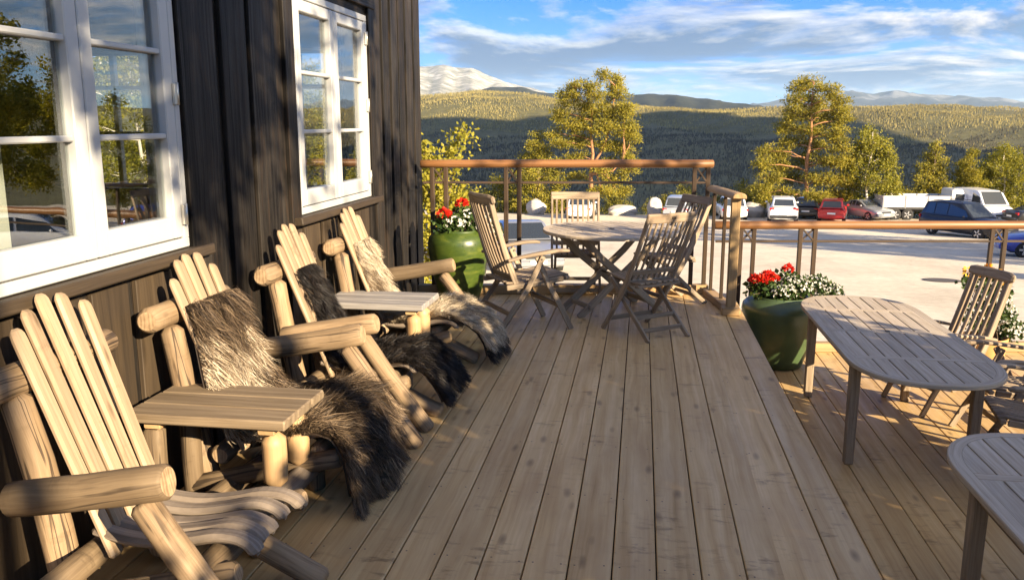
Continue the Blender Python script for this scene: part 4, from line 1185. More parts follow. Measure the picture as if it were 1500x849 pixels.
# ------------------------------------------------------------------ leaves, flowers, trees
def unit(v): return v/(np.linalg.norm(v, axis=-1, keepdims=True)+1e-9)
LIGHT = np.array([.62, -.50, .60])      # leaves turn their faces to the light
def cards(P, size, nrm=None, rg=RNG, asp=1.6, fold=.25, spread=1.0, face=None):
    """leaf shaped faces: two triangles folded along the rib; P (n,3)"""
    n = len(P); d = unit(rg.normal(0, 1, (n, 3))*spread + (0 if nrm is None else nrm)); s = unit(np.cross(d, rg.normal(0, 1 if face is None else .45, (n, 3)) + (0 if face is None else face)))
    nn = np.cross(d, s); L = size*rg.uniform(.65, 1.25, n)[:, None]; Wd = L/asp*.5
    V = np.stack([P, P+d*L*.45+s*Wd+nn*L*fold*.3, P+d*L, P+d*L*.45-s*Wd+nn*L*fold*.3], 1)
    b = np.arange(n)*4
    F = np.stack([b, b+1, b+2, b+3], 1)
    return V.reshape(-1, 3), F
def merge(parts):
    V = []; F = []; M_ = []; o = 0
    for v, f, m in parts: V.append(v); F.append(f+o); M_.append(np.full(len(f), m)); o += len(v)
    return np.concatenate(V), np.concatenate(F), np.concatenate(M_)
def in_ball(n, rg, power=.42):
    d = unit(rg.normal(0, 1, (n, 3))); r = rg.random(n)**power
    return d*r[:, None]

def pot_plant(pot_loc, name, label, prof, mat, rim_z, rad, reds, whites, yellow=(), soil_r=None, seed=1, trail=None):
    rg = np.random.default_rng(seed)
    p = empty('flower_pot', pot_loc, label, 'flower pot', 'large flower pots on the decks')
    m = MB(); m.lathe(prof, 48, sm=True, cap=False); m.build('pot', mat, p)
    m = MB(); sr = soil_r or prof[-1][0]
    m.lathe([(.001, rim_z-.03), (sr*.5, rim_z-.022), (sr, rim_z-.035)], 28, cap=False); m.build('soil', MT['soil'], p)
    # greenery of the geranium and of the white flowers
    def bush(nm, blobs, n, size, mt, leaf_up=.6):
        P = []
        for (x, y, z, rx, ry, rz, w) in blobs:
            k = int(n*w); q = in_ball(k, rg, .5)*np.array([rx, ry, rz]) + np.array([x, y, z]); P.append(q)
        P = np.concatenate(P); P = P[P[:, 2] > rim_z-.30]
        V, F = cards(P, size, np.array([0, 0, leaf_up]), rg, 1.25, .3)
        # stems from the soil to the bushes
        parts = [(V, F, 0)]
        for (x, y, z, rx, ry, rz, w) in blobs:
            for _ in range(7):
                e = np.array([x+rg.normal(0, rx*.5), y+rg.normal(0, ry*.5), z+rg.normal(0, rz*.4)]); s0 = np.array([rg.normal(0, sr*.4), rg.normal(0, sr*.4), rim_z-.03])
                mid = (e+s0)/2 + np.array([0, 0, .05]); pts = [s0, mid, e]
                for a, b in zip(pts[:-1], pts[1:]):
                    t = unit((b-a)[None])[0]; sd = np.cross(t, [0, 1, .2])*.0025
                    parts.append((np.array([a-sd, a+sd, b+sd*.7, b-sd*.7]), np.array([[0, 1, 2, 3]]), 1))
        V, F, mi = merge(parts)
        return np_obj(nm, V, F, [mt, MT['twig']], parent=p, mi=mi)
    blR = [(x, y, z-.09, .11, .11, .09, 1/len(reds)) for x, y, z, r in reds] if reds else []
    if reds:
        gr = bush('geranium', blR, 420, .055, MT['pot_leaf'])
        for (x, y, z, r) in reds:
            q = unit(rg.normal(0, 1, (70, 3))); q[:, 2] = np.abs(q[:, 2])*1.0 - .25*(rg.random(70)); P = q*r*.8 + np.array([x, y, z])
            V, F = cards(P, .034, q*1.5, rg, 1.05, .2, .7); b = np_obj('flower_head', V, F, MT['red_petal'], parent=gr)
    if whites:
        wl = bush('white_bloomer', [(x, y, z, rx, ry, rz, 1/len(whites)) for x, y, z, rx, ry, rz in whites], 1500, .036, MT['pot_leaf'])
        P = []
        for (x, y, z, rx, ry, rz) in whites:
            d = unit(rg.normal(0, 1, (75, 3))); d[:, 2] = np.abs(d[:, 2])*.9-.1; P.append((d*np.array([rx, ry, rz])*1.03 + np.array([x, y, z]), d))
        C = np.concatenate([a for a, _ in P]); Dn = np.concatenate([b for _, b in P])
        Cr = np.repeat(C, 5, 0) ; Nr = np.repeat(Dn, 5, 0)
        rad_ = unit(np.cross(Nr, rg.normal(0, 1, Nr.shape)))
        V, F = cards(Cr, .017, rad_*3 + Nr*.8, rg, 1.1, .1, .15); fl = np_obj('blossom', V, F, MT['white_petal'], parent=wl)
    if yellow:
        yl = bush('marigold', [(x, y, z-.08, .08, .08, .08, 1/len(yellow)) for x, y, z, r in yellow], 260, .04, MT['pot_leaf'])
        for (x, y, z, r) in yellow:
            q = unit(rg.normal(0, 1, (46, 3))); P = q*r*.6 + np.array([x, y, z]); V, F = cards(P, .032, q*1.5, rg, 1.3, .2, .6)
            np_obj('flower_head', V, F, MT['yellow_petal'], parent=yl)
    return p
big = [(.165, 0), (.18, .012), (.205, .10), (.242, .25), (.272, .42), (.284, .53), (.276, .585), (.245, .622), (.215, .640), (.205, .652), (.205, .662), (.193, .662), (.186, .645), (.186, .60)]
pot_plant((-1.625, 7.50, .001), 'pot', 'tall green glazed pot with red and white flowers in the corner by the house', big, MT['glaze'], .662, .28,
          [(-.10, -.14, .80, .062), (.03, .02, .88, .05), (-.02, .10, .80, .04)], [(.08, -.03, .74, .15, .16, .13), (.22, .02, .70, .13, .13, .11), (-.02, -.14, .72, .10, .09, .09), (.32, -.02, .62, .08, .10, .10)], seed=3)
sc_ = 1.23
big2 = [(r*sc_*.98, z*.99) for r, z in big]
pot_plant((1.29, 7.83, LZ+.001), 'pot', 'dark green glazed pot with red geraniums beside the oval table on the lower deck', big2, MT['glaze2'], .655, .33,
          [(-.20, -.10, .80, .062), (-.13, -.05, .83, .060), (-.16, .03, .79, .055), (-.08, -.02, .80, .05), (.06, .08, .88, .042), (-.24, -.02, .79, .05)], [(.10, -.07, .74, .16, .15, .12), (.27, .0, .74, .16, .14, .12), (.42, .02, .68, .13, .12, .11), (.0, -.16, .70, .11, .09, .09)], seed=4)
box = [(.14, 0), (.15, .01), (.165, .15), (.185, .32), (.19, .36), (.17, .36), (.165, .33)]
pot_plant((3.02, 7.75, LZ+.001), 'pot', 'orange wooden planter with white and yellow flowers behind the tall armchair', box, MT['wood_pot'], .36, .18,
          [], [(-.08, .0, .52, .16, .16, .15), (.10, .02, .55, .15, .15, .17), (.02, -.05, .68, .15, .12, .14), (.20, .0, .42, .12, .12, .12)],
          [(-.20, -.02, .93, .045), (-.12, .02, .90, .045), (-.03, .0, .95, .045), (.05, .0, .91, .045), (.10, -.03, .86, .04)], seed=6)

def limb_path(a, b, sag, rg, n=5):
    a = np.array(a, float); b = np.array(b, float); d = b-a; L = np.linalg.norm(d)
    pts = []
    for i in range(n+1):
        f = i/n; p = a + d*f; p[2] += sag*L*math.sin(f*math.pi); p += rg.normal(0, .018*L, 3)*(0 < i < n); pts.append(tuple(p))
    return pts
def tree(name, label, cat, loc, H, trunk, blobs, kind, group=None, k=.0488, seed=1, dens=1.0, r0=.16, fork=None, limbs=True):
    """trunk: list of (dx, dz) ; blobs: (dx, dz, rx, rz[, depth]) in sketch units of k metres"""
    rg = np.random.default_rng(seed); random.seed(seed); limbs = limbs and kind != 'bush'
    t = empty(name, loc, label, cat, group)
    bark = MT['pine_bark'] if kind == 'pine' else (MT['birch_bark'] if kind == 'birch' else MT['twig'])
    TP = [np.array([dx*k, 0, dz*k]) for dx, dz in trunk]; n = len(TP)
    for i in range(1, n): TP[i][1] = rg.normal(0, .12)
    ht = TP[-1][2]
    m = MB(); m.tube([tuple(p) for p in TP], [r0*(1-.82*i/(n-1)) for i in range(n)], 10, 0, None, 0, .06); 
    stems = [TP]
    for fk in (fork or []):
        FP = [np.array([dx*k, dy, dz*k]) for dx, dy, dz in fk]; stems.append(FP)
        m.tube([tuple(p) for p in FP], [r0*.55*(1-.75*i/(len(FP)-1)) for i in range(len(FP))], 8, 0, None, 0, .06)
    def on_trunk(z, x):
        best = None
        for S_ in stems:
            zs = [p[2] for p in S_]; zz = min(max(z, zs[0]), zs[-1])
            p = np.array([np.interp(zz, zs, [q[i] for q in S_]) for i in range(3)])
            if best is None or abs(p[0]-x) < abs(best[0]-x): best = p
        return best
    parts = []; lm = MB(); nl = 0
    for bl in blobs:
        dx, dz, rx, rz = bl[:4]; rx *= k; rz *= k
        dep = bl[4]*k if len(bl) > 4 else rg.uniform(-.9, .9)*max(.3, (max(abs(b[0]) for b in blobs)*k*.7 - abs(dx*k)*.5))
        c = np.array([dx*k, dep, dz*k]); ry = (rx+rz)/2
        zt = c[2] - (.10 if kind == 'pine' else .25)*abs(dx*k) - .3*rz
        a = on_trunk(max(.12*ht, zt), c[0])
        if limbs and np.linalg.norm(a-c) > .25:
            pth = limb_path(a, c, .06 if kind == 'pine' else -.03, rg); rl = min(.055, .018+.012*np.linalg.norm(a-c))*(r0/.16)
            lm.tube(pth, [rl*(1-.7*i/5) for i in range(6)], 6, 0, None, 0, .08); nl += 1
        vol = rx*ry*rz
        # twig clumps inside the blob, leaves round each clump
        nc = max(4, int((66 if kind == 'pine' else 88)*vol**.62*dens))
        C = c + in_ball(nc, rg, .40)*np.array([rx, ry, rz])
        for ci in C:
            if limbs and rg.random() < .25 and kind != 'bush':
                lm.tube([tuple(c + (ci-c)*.05), tuple((c+ci)/2 + rg.normal(0, .03, 3)), tuple(ci)], [.012, .009, .005], 4, 0, None, 0, 0)
        if kind == 'pine':
            nn = 34; P = np.repeat(C, nn, 0) + rg.normal(0, 1, (nc*nn, 3))*np.array([.17, .17, .085])
            up = unit(P - np.repeat(C, nn, 0) + np.array([0, 0, .06])) ; V, F = cards(P, .20, up*1.1, rg, 3.0, .1, .8, LIGHT)
        elif kind == 'larch':
            nn = 26; P = np.repeat(C, nn, 0) + rg.normal(0, 1, (nc*nn, 3))*np.array([.16, .16, .10]); V, F = cards(P, .15, np.array([0, 0, .2]), rg, 2.0, .1, 1.0, LIGHT)
        elif kind == 'birch':
            nn = 24; P = np.repeat(C, nn, 0) + rg.normal(0, 1, (nc*nn, 3))*np.array([.15, .15, .17]); V, F = cards(P, .135, np.array([0, 0, -.5]), rg, 1.35, .2, .9, LIGHT)
        else:
            nn = 24; P = np.repeat(C, nn, 0) + rg.normal(0, 1, (nc*nn, 3))*np.array([.14, .14, .12]); V, F = cards(P, .10, np.array([0, 0, .3]), rg, 1.5, .2, .9, LIGHT)
        parts.append((V, F, 0))
    if 0 < nl <= 4 or kind == 'sapling':                                 # a couple of branches belong to the stem itself
        b0 = len(m.v); m.v += lm.v; m.f += [tuple(i+b0 for i in f) for f in lm.f]; m.uv += lm.uv; m.m += lm.m; m.sm += lm.sm; lm = MB()
    m.build('trunk', bark, t)
    if lm.v: lm.build('limbs', bark, t)
    V, F, mi = merge(parts)
    lf = {'pine': 'needle', 'larch': 'spruce_leaf', 'birch': 'birch_leaf', 'bush': 'shrub_leaf', 'dark': 'dark_leaf', 'sapling': 'sapling_leaf'}[kind]
    np_obj('crown', V, F, MT[lf], parent=t)
    return t
# NARROW
PG = 'pines at the far edge of the car park'
P1 = [(-18, 182, 20, 14), (-38, 170, 18, 14), (5, 178, 16, 16), (32, 192, 15, 16), (40, 176, 18, 14), (18, 200, 12, 10), (-5, 150, 26, 18), (-48, 148, 16, 14), (30, 152, 22, 16), (52, 150, 18, 14),
      (-35, 130, 26, 13), (-60, 118, 14, 8), (15, 128, 26, 14), (50, 126, 22, 13), (62, 112, 14, 10), (-45, 106, 20, 8), (-15, 108, 20, 10), (25, 103, 22, 10), (52, 96, 18, 9), (-22, 86, 20, 7), (40, 78, 24, 8), (58, 66, 14, 7), (-42, 78, 14, 6), (15, 68, 18, 6), (60, 84, 12, 7), (35, 52, 24, 7), (-20, 55, 20, 6), (20, 36, 22, 8), (48, 34, 16, 7)]
tree('pine_tree', 'broad forked pine with an open golden crown behind the round table', 'tree', (-3.5, 60.6, -4.95), 10, [(0, 0), (1, 30), (-1, 62), (2, 90), (-2, 120), (0, 150), (-12, 178)], P1, 'pine', PG, seed=11, r0=.20,
     fork=[[(1, 0, 72), (14, .2, 92), (24, .3, 115), (30, .2, 150), (36, .1, 185)], [(0, 0, 60), (16, -.3, 64), (34, -.4, 66), (48, -.5, 80)]], dens=.95).scale = (.92, .92, .985)
P2 = [(0, 196, 20, 11), (-14, 186, 18, 12), (16, 184, 20, 12), (-28, 168, 14, 12), (2, 168, 24, 14), (30, 170, 18, 14), (44, 156, 14, 12), (-20, 148, 24, 14), (20, 146, 28, 14), (48, 140, 16, 12), (-32, 130, 18, 12), (4, 124, 26, 14), (36, 122, 20, 12),
      (-26, 108, 18, 10), (14, 104, 24, 10), (-64, 96, 14, 10), (-44, 92, 20, 10), (44, 104, 16, 10), (-70, 78, 16, 10), (-34, 74, 26, 12), (0, 84, 24, 10), (30, 84, 26, 12), (56, 82, 18, 12), (-58, 58, 20, 10), (-18, 56, 26, 10), (22, 58, 28, 11), (56, 56, 20, 12), (-68, 38, 20, 12), (-36, 34, 26, 12), (10, 34, 24, 10), (44, 32, 26, 12), (-60, 18, 20, 14), (60, 24, 18, 14)]
tree('pine_tree', 'tall pine with a narrow pointed top rising behind the parked white car', 'tree', (11.35, 61.4, -4.95), 10, [(0, 0), (1, 40), (-1, 80), (2, 120), (0, 160), (1, 196)], P2, 'pine', PG, k=.0478, seed=21, r0=.19, dens=.95).scale = (.93, .93, .985)
tree('larch_tree', 'small golden larch left of the forked pine', 'tree', (-7.4, 61.5, -5.0), 6, [(0, 0), (0, 50), (-2, 100), (-1, 124)],
     [(-2, 116, 8, 10), (-4, 102, 14, 11), (6, 92, 18, 11), (-12, 84, 20, 11), (10, 74, 24, 12), (-16, 62, 22, 12), (26, 62, 16, 9), (0, 50, 26, 12), (30, 46, 18, 10), (-18, 38, 22, 12), (8, 28, 26, 12), (30, 24, 20, 12), (-16, 14, 24, 12), (12, 10, 24, 12)], 'larch', None, seed=31, dens=.8)
B1 = [(4, 122, 14, 10), (-6, 112, 16, 12), (16, 108, 16, 12), (-14, 96, 18, 12), (8, 92, 20, 13), (28, 92, 14, 12), (-18, 78, 18, 12), (10, 74, 24, 13), (34, 74, 14, 12), (-20, 60, 18, 12), (8, 54, 24, 12), (34, 56, 16, 12), (-16, 42, 18, 12), (24, 38, 20, 12), (-8, 26, 20, 12), (26, 20, 16, 12), (40, 40, 10, 14)]
bt = tree('birch_tree', 'slim birch with pale trunk right of the pointed pine', 'tree', (15.3, 61.5, -4.98), 6, [(0, 0), (2, 30), (-2, 60), (5, 95), (4, 124)], B1, 'birch', 'birches beyond the car park', k=.0475, seed=41, dens=.8, r0=.11)
S1 = [(0, 102, 7, 10), (-5, 90, 11, 10), (6, 82, 13, 10), (-10, 72, 15, 10), (10, 66, 16, 10), (-14, 54, 18, 11), (12, 48, 20, 11), (-16, 36, 22, 11), (14, 30, 22, 11), (-14, 18, 24, 11), (16, 14, 24, 12)]
st_ = tree('larch_tree', 'pointed green larch, leftmost of the three trees behind the white truck', 'tree', (20.4, 64.0, -5.2), 5, [(0, 0), (0, 50), (0, 106)], S1, 'larch', 'larches behind the white truck', k=.050, seed=51, dens=.95, r0=.12)
s2 = copy_tree(st_); s2.location = (22.6, 63.6, -5.15); s2.scale = (.92, .92, .90); s2.rotation_euler = (0, 0, 2.1); s2['label'] = 'pointed green larch in the middle of the three trees behind the white truck'
b2 = copy_tree(bt); b2.location = (25.2, 64.2, -5.2); b2.scale = (.95, .95, .84); b2.rotation_euler = (0, 0, 2.6); b2['label'] = 'birch beside the two pointed larches, behind the white van'
# shrubs along the edge of the car park and on the slope below
SHB = [[(0, 22, 20, 16), (-16, 14, 16, 12), (16, 16, 16, 12), (4, 34, 10, 10), (-6, 6, 20, 8)],
       [(0, 18, 16, 14), (-10, 28, 9, 12), (8, 32, 8, 12), (12, 12, 14, 10), (-14, 8, 14, 8)],
       [(0, 14, 22, 12), (-20, 10, 14, 9), (20, 12, 14, 10), (8, 22, 10, 8)]]
protos = []
where = [((-1.8, 63.5), 1, 1.0, 'leafy shrub right of the forked pine trunk'), ((1.6, 63.8), 2, 1.0, 'low shrub behind the chair at the near side of the round table'), ((3.1, 64.5), 0, 1.1, 'taller bush in the gap between the two pines'),
         ((5.6, 64.0), 2, 1.05, 'low bush left of the newel post, beyond the car park'), ((7.6, 63.6), 0, 1.2, 'rounded bush at the foot of the pointed pine'), ((9.4, 63.0), 1, .9, 'small bush left of the white car'),
         ((13.3, 63.0), 1, .9, 'small bush right of the white car, behind the red one'), ((17.8, 64.0), 0, 1.25, 'bush in the gap between the birch and the first larch'), ((-10.2, 63.0), 0, 1.3, 'rounded bush left of the small larch'),
         ((-13.0, 62.0), 2, 1.3, 'low bush beside the house corner, beyond the railing'), ((28.0, 65.0), 0, 1.5, 'big dark bush at the far right behind the parked cars'), ((31.2, 64.6), 1, 1.5, 'upright bush at the right edge behind the parked cars'),
         ((29.8, 66.5), 2, 1.9, 'wide bush between the two at the right edge'), ((-5.6, 64.0), 2, 1.1, 'low bush between the small larch and the forked pine')]
for i, (xy, kd, sc, lb) in enumerate(where):
    z = terrain_z(*xy) - .1
    if kd not in [p[0] for p in protos]:
        o = tree('shrub', lb, 'shrub', (xy[0], xy[1], z), 2, [(0, 0), (0, 12), (1, 26)], SHB[kd], 'bush', 'shrubs along the edge of the car park', k=.050, seed=60+kd, dens=.9, r0=.05); protos.append((kd, o))
    else:
        o = copy_tree([p[1] for p in protos if p[0] == kd][0]); o.location = (xy[0], xy[1], z); o.rotation_euler = (0, 0, i*1.9); o['label'] = lb
    o.scale = (sc, sc, sc)
# sapling with large sunlit leaves close to the railing
tree('sapling', 'young yellow green tree just outside the railing behind the tall green pot', 'tree', (-3.95, 17.0, -2.2), 3.5, [(0, 0), (6, 60), (-4, 120), (10, 180), (24, 250)],
     [(26, 244, 6, 12, 0), (18, 222, 8, 12, 0), (8, 205, 12, 12), (-30, 212, 22, 22), (-42, 180, 26, 24), (-4, 178, 22, 20), (16, 160, 14, 16), (-24, 150, 30, 22), (4, 128, 24, 20), (-38, 118, 26, 22), (-8, 100, 34, 22), (14, 92, 20, 18), (-34, 78, 28, 20), (8, 66, 32, 20), (12, 54, 18, 16), (-20, 44, 28, 18)], 'sapling', None, k=.0148, seed=71, dens=1.5, r0=.035)
# trees on the right and behind the viewer: their crowns dapple the wall and deck and mirror in the panes
def crown_blobs(rg, H, Wd, z0, n, br=(9, 17)):
    out = []
    for i in range(n):
        f = rg.random(); z = z0 + (H-z0)*f; w = Wd*(1-.75*abs(f-.35)**1.2)
        out.append((rg.uniform(-w, w), z, rg.uniform(*br), rg.uniform(br[0]*.8, br[1]*.8), rg.uniform(-w, w)))
    return out
OFF = 'trees beside the deck'
def off_tree(kind, x, y, H, Wd, z0, n, seed, dens, label, br=(9, 17), cat='tree', nm=None):
    rg = np.random.default_rng(seed); k = .05
    return tree(nm or ('birch_tree' if kind == 'birch' else 'pine_tree'), label, cat, (x, y, terrain_z(x, y)-.05), H, [(0, 0), (1, H/k*.4), (-1, H/k*.75), (0, H/k)], crown_blobs(rg, H/k, Wd/k, z0/k, n, br), kind, OFF, k=k, seed=seed, dens=dens, r0=.09)
# ------------------------------------------------------------------ vehicles
def lerp_tab(tab, x): return float(np.interp(x, [t[0] for t in tab], [t[1] for t in tab]))
def wheel(parent, x, y, r, wd, side):
    m = MB(); m.lathe([(r*.62, -wd/2), (r*.93, -wd/2), (r, -wd/2+.03), (r, wd/2-.03), (r*.93, wd/2), (r*.62, wd/2)], 28, sm=True, cap=True)
    m.v = [(a, c, b) for a, b, c in m.v]
    w = m.build('wheel', MT['tyre'], parent, loc=(x, y, r))
    m = MB(); m.lathe([(.02, 0), (r*.60, 0), (r*.63, .012), (r*.63, .03)], 24, cap=False)
    for k in range(5):
        a = k*2*math.pi/5; m.bar((.05*math.cos(a), .05*math.sin(a), .022), (r*.6*math.cos(a), r*.6*math.sin(a), .016), .07, .022, (0,0,1), .005)
    s = side; m.v = [(a, s*(wd/2-.012+c), b) for a, b, c in m.v]
    m.build('rim', MT['rim'], w)
def car(label, loc, heading, paint, L=4.4, W=1.78, H=1.5, style='hatch', cat='car'):
    """local x runs to the front of the vehicle"""
    c = empty('parked_car' if style != 'van' else 'parked_van', loc, label, cat, 'vehicles in the car park', heading)
    h = L/2; gc = .20
    T = {'hatch': dict(belt=[(-h, .78), (-h*.93, .92), (0, .92), (h*.32, .92), (h*.9, .72), (h, .58)], top=[(-h*.96, .95), (-h*.80, H*.95), (-h*.45, H), (h*.02, H*.985), (h*.40, .94)]),
         'suv': dict(belt=[(-h, .90), (-h*.95, 1.05), (0, 1.07), (h*.38, 1.07), (h*.92, .93), (h, .70)], top=[(-h*.98, 1.08), (-h*.86, H*.96), (-h*.6, H), (h*.06, H*.985), (h*.42, 1.09)]),
         'sedan': dict(belt=[(-h, .78), (-h*.94, .95), (0, .93), (h*.36, .93), (h*.92, .74), (h, .56)], top=[(-h*.66, .97), (-h*.34, H*.97), (-h*.1, H), (h*.10, H*.985), (h*.44, .95)]),
         'van': dict(belt=[(-h, 1.05), (-h*.97, 1.18), (0, 1.2), (h*.62, 1.18), (h*.93, .98), (h, .72)], top=[(-h*.985, 1.2), (-h*.955, H*.975), (-h*.8, H), (h*.38, H*.985), (h*.70, 1.2)])}[style]
    N = 22; xs = [-h + L*i/N for i in range(N+1)]
    m = MB(); rings = []
    for x in xs:
        f = abs(x)/h; w = W/2*(1 - .13*max(0, (f-.72)/.28)**2); b = lerp_tab(T['belt'], x); bt = gc + (.10 if f > .9 else 0)
        rings.append([(x, -w*.55, bt), (x, -w*.93, bt+.05), (x, -w, bt+.22), (x, -w*1.0, b*.72), (x, -w*.965, b-.03), (x, -w*.88, b), (x, 0, b+.025), (x, w*.88, b), (x, w*.965, b-.03), (x, w, b*.72), (x, w, bt+.22), (x, w*.93, bt+.05), (x, w*.55, bt)])
    m.rings(rings, [i*.2 for i in range(14)], xs, 0, True, True)
    # greenhouse: roof and pillars in paint, glass set in flush
    top = T['top']; x0, x1 = top[0][0], top[-1][0]; ng = 12; gx = [x0 + (x1-x0)*i/ng for i in range(ng+1)]
    def sec(x):
        z = lerp_tab(top, x); b = lerp_tab(T['belt'], x); wb = W/2*.89*(1-.10*max(0, (abs(x)/h-.6)/.4)**2); wr = wb*(.80 if style != 'van' else .90); f = max(0, min(1, (z-b)/(H-b)))
        wt = wb + (wr-wb)*f
        return z, b, wb, wt
    rg_ = []
    for x in gx:
        z, b, wb, wt = sec(x); rg_.append([(x, -wb, b-.02), (x, -wt, z-.05*(z-b)), (x, -wt*.90, z), (x, 0, z), (x, wt*.90, z), (x, wt, z-.05*(z-b)), (x, wb, b-.02)])
    m.rings(rg_, [i*.2 for i in range(8)], gx, 0, True, False, closed=False)
    body = m.build('body', paint, c)
    def pane(pts, nrm, nm='window', mt=None):
        q = MB(); n_ = Vector(nrm).normalized()*.010; a = [Vector(p)+n_ for p in pts]; q.quad(a); q.quad([p - n_*1.8 for p in a][::-1])
        k = len(q.v)
        for i in range(4):
            j = (i+1) % 4; q.quad([a[i], a[i]-n_*1.8, a[j]-n_*1.8, a[j]])
        return q.build(nm, mt or MT['car_glass'], c)
    # side panes
    tops = [t for t in top]
    xa = top[1][0]; xb = top[-2][0]
    for s_ in (-1, 1):
        cuts = [xa + .10] + ([xa + (xb-xa)*.30, xa + (xb-xa)*.68] if style != 'van' else [xb - .55]) + [xb + (x1-xb)*.45]
        if style == 'van': cuts = [xb-.60, xb + (x1-xb)*.40]
        for i in range(len(cuts)-1):
            a, b_ = cuts[i]+.035, cuts[i+1]-.035
            if i == 0 and style != 'van': a_lo = a - .10
            else: a_lo = a
            b_lo = b_ + (.30*(x1-xb)/.9 if i == len(cuts)-2 else 0)
            def P(x, f):
                z, bb, wb, wt = sec(x); zz = bb + (z-bb)*f; return Vector((x, s_*(wb + (wt-wb)*f/.95), zz))
            pts = [P(a_lo, .08), P(b_lo, .08), P(b_, .86), P(a, .86)]
            if s_ < 0: pts = pts
            pane(pts, (0, s_, .25))
    # windscreen and rear window
    def cross(xa_, xb_, nrm, fy=.86):
        za, ba, wba, wta = sec(xa_); zb, bb, wbb, wtb = sec(xb_)
        pane([(xa_, -wta*fy, za), (xa_, wta*fy, za), (xb_, wtb*fy*.97, zb), (xb_, -wtb*fy*.97, zb)], nrm)
    cross(x1-.06*(x1-xb), xb+.06*(x1-xb), (H-.95, 0, x1-xb))
    cross(x0+.10*(xa-x0), xa-.06*(xa-x0), (-(H-.95), 0, xa-x0))
    bz = lerp_tab(T['belt'], -h*.95)
    for s_ in (-1, 1):
        q = MB(); q.box((-h+.05, s_*W*.385, bz-.12), (.09, .30 if style != 'van' else .16, .15 if style != 'van' else .34), .02); q.build('tail_light', MT['lamp_red'], c)
        q = MB(); q.box((h-.10, s_*W*.36, lerp_tab(T['belt'], h*.96)-.06), (.14, .34, .13), .03); q.build('headlight', MT['lamp_clear'], c)
        q = MB(); q.box((x1-.12*(x1-x0), s_*(W*.5+.06), lerp_tab(T['belt'], 0)+.06), (.09, .16, .11), .03); q.build('mirror', paint, c)
        for x in (-h*.60, h*.62): wheel(c, x, s_*(W/2-.10), .325 if style in ('hatch', 'sedan') else .36, .22, s_)
    q = MB(); q.box((-h+.03, 0, .43), (.16, W*.90, .20), .05); q.build('bumper', MT['trim'] if style in ('suv', 'van') else paint, c)
    q = MB(); q.box((h-.04, 0, .42), (.16, W*.88, .20), .05); q.build('bumper', MT['trim'] if style in ('suv', 'van') else paint, c)
    q = MB(); q.box((h+.012, 0, .62), (.05, W*.42, .10), .02); q.build('grille', MT['trim'], c)
    q = MB(); q.box((-h-.028, 0, .62 if style != 'van' else .7), (.02, .50, .11), .003); q.build('number_plate', MT['plate'], c)
    q = MB(); q.box((h+.045, 0, .46), (.02, .50, .11), .003); q.build('number_plate', MT['plate'], c)
    if style == 'suv':
        for s_ in (-1, 1):
            q = MB(); q.tube([(-h*.7, s_*W*.34, H+.015), (-h*.6, s_*W*.34, H+.05), (h*.0, s_*W*.34, H+.045), (h*.08, s_*W*.34, H)], .018, 8); q.build('roof_rail', MT['trim'], c)
    return c
def gz(x, y): return terrain_z(x, y)
def park(label, x, y, hd, paint, **k): return car(label, (x, y, gz(x, y)), R(hd), MT[paint], **k)
park('white estate car parked tail first beside the trunk of the pointed pine', 9.3, 58.2, 84, 'paint_white', L=4.6, W=1.86, H=1.62, style='suv')
park('red hatchback parked tail first beside the white car', 12.7, 59.0, 76, 'paint_red', L=4.1, W=1.72, H=1.48)
park('black hatchback squeezed between the white car and the red hatchback', 11.35, 61.2, 80, 'paint_black', L=4.0, W=1.70, H=1.46)
park('small grey car with sloping windscreen right of the red hatchback', 15.1, 60.6, -60, 'paint_grey', L=4.0, W=1.7, H=1.3, style='sedan')
park('dark navy off-road car parked in the open, front turned to the right', 17.0, 47.4, -60, 'paint_navy', L=4.75, W=1.86, H=1.80, style='suv')
park('white delivery van standing behind the navy off-road car', 22.4, 60.4, -80, 'paint_white', L=5.0, W=1.95, H=2.1, style='van', cat='van')
park('low black car at the far right behind the blue car', 24.9, 57.0, 10, 'paint_black', L=4.4, W=1.76, H=1.36, style='sedan')
park('bright blue car with alloy wheels cut by the right picture edge', 15.7, 34.5, 172, 'paint_blue', L=4.3, W=1.78, H=1.5)
park('silver car parked behind the tall green pot, seen through the railing', -3.6, 26.0, -70, 'paint_grey', L=4.4, W=1.76, H=1.42, style='sedan')
park('grey car in the narrow view between house corner and tall green pot', -6.0, 25.2, -80, 'paint_grey', L=4.3, W=1.76, H=1.48)
park('white car with dark windows behind the left chair at the railing', -3.95, 57.6, 88, 'paint_white', L=4.2, W=1.75, H=1.62)
park('pale grey car behind the chair by the newel post', 2.7, 58.4, 78, 'paint_silver', L=4.3, W=1.76, H=1.6)
park('white car partly hidden by the newel post', 6.1, 59.2, 92, 'paint_white', L=4.3, W=1.76, H=1.56)
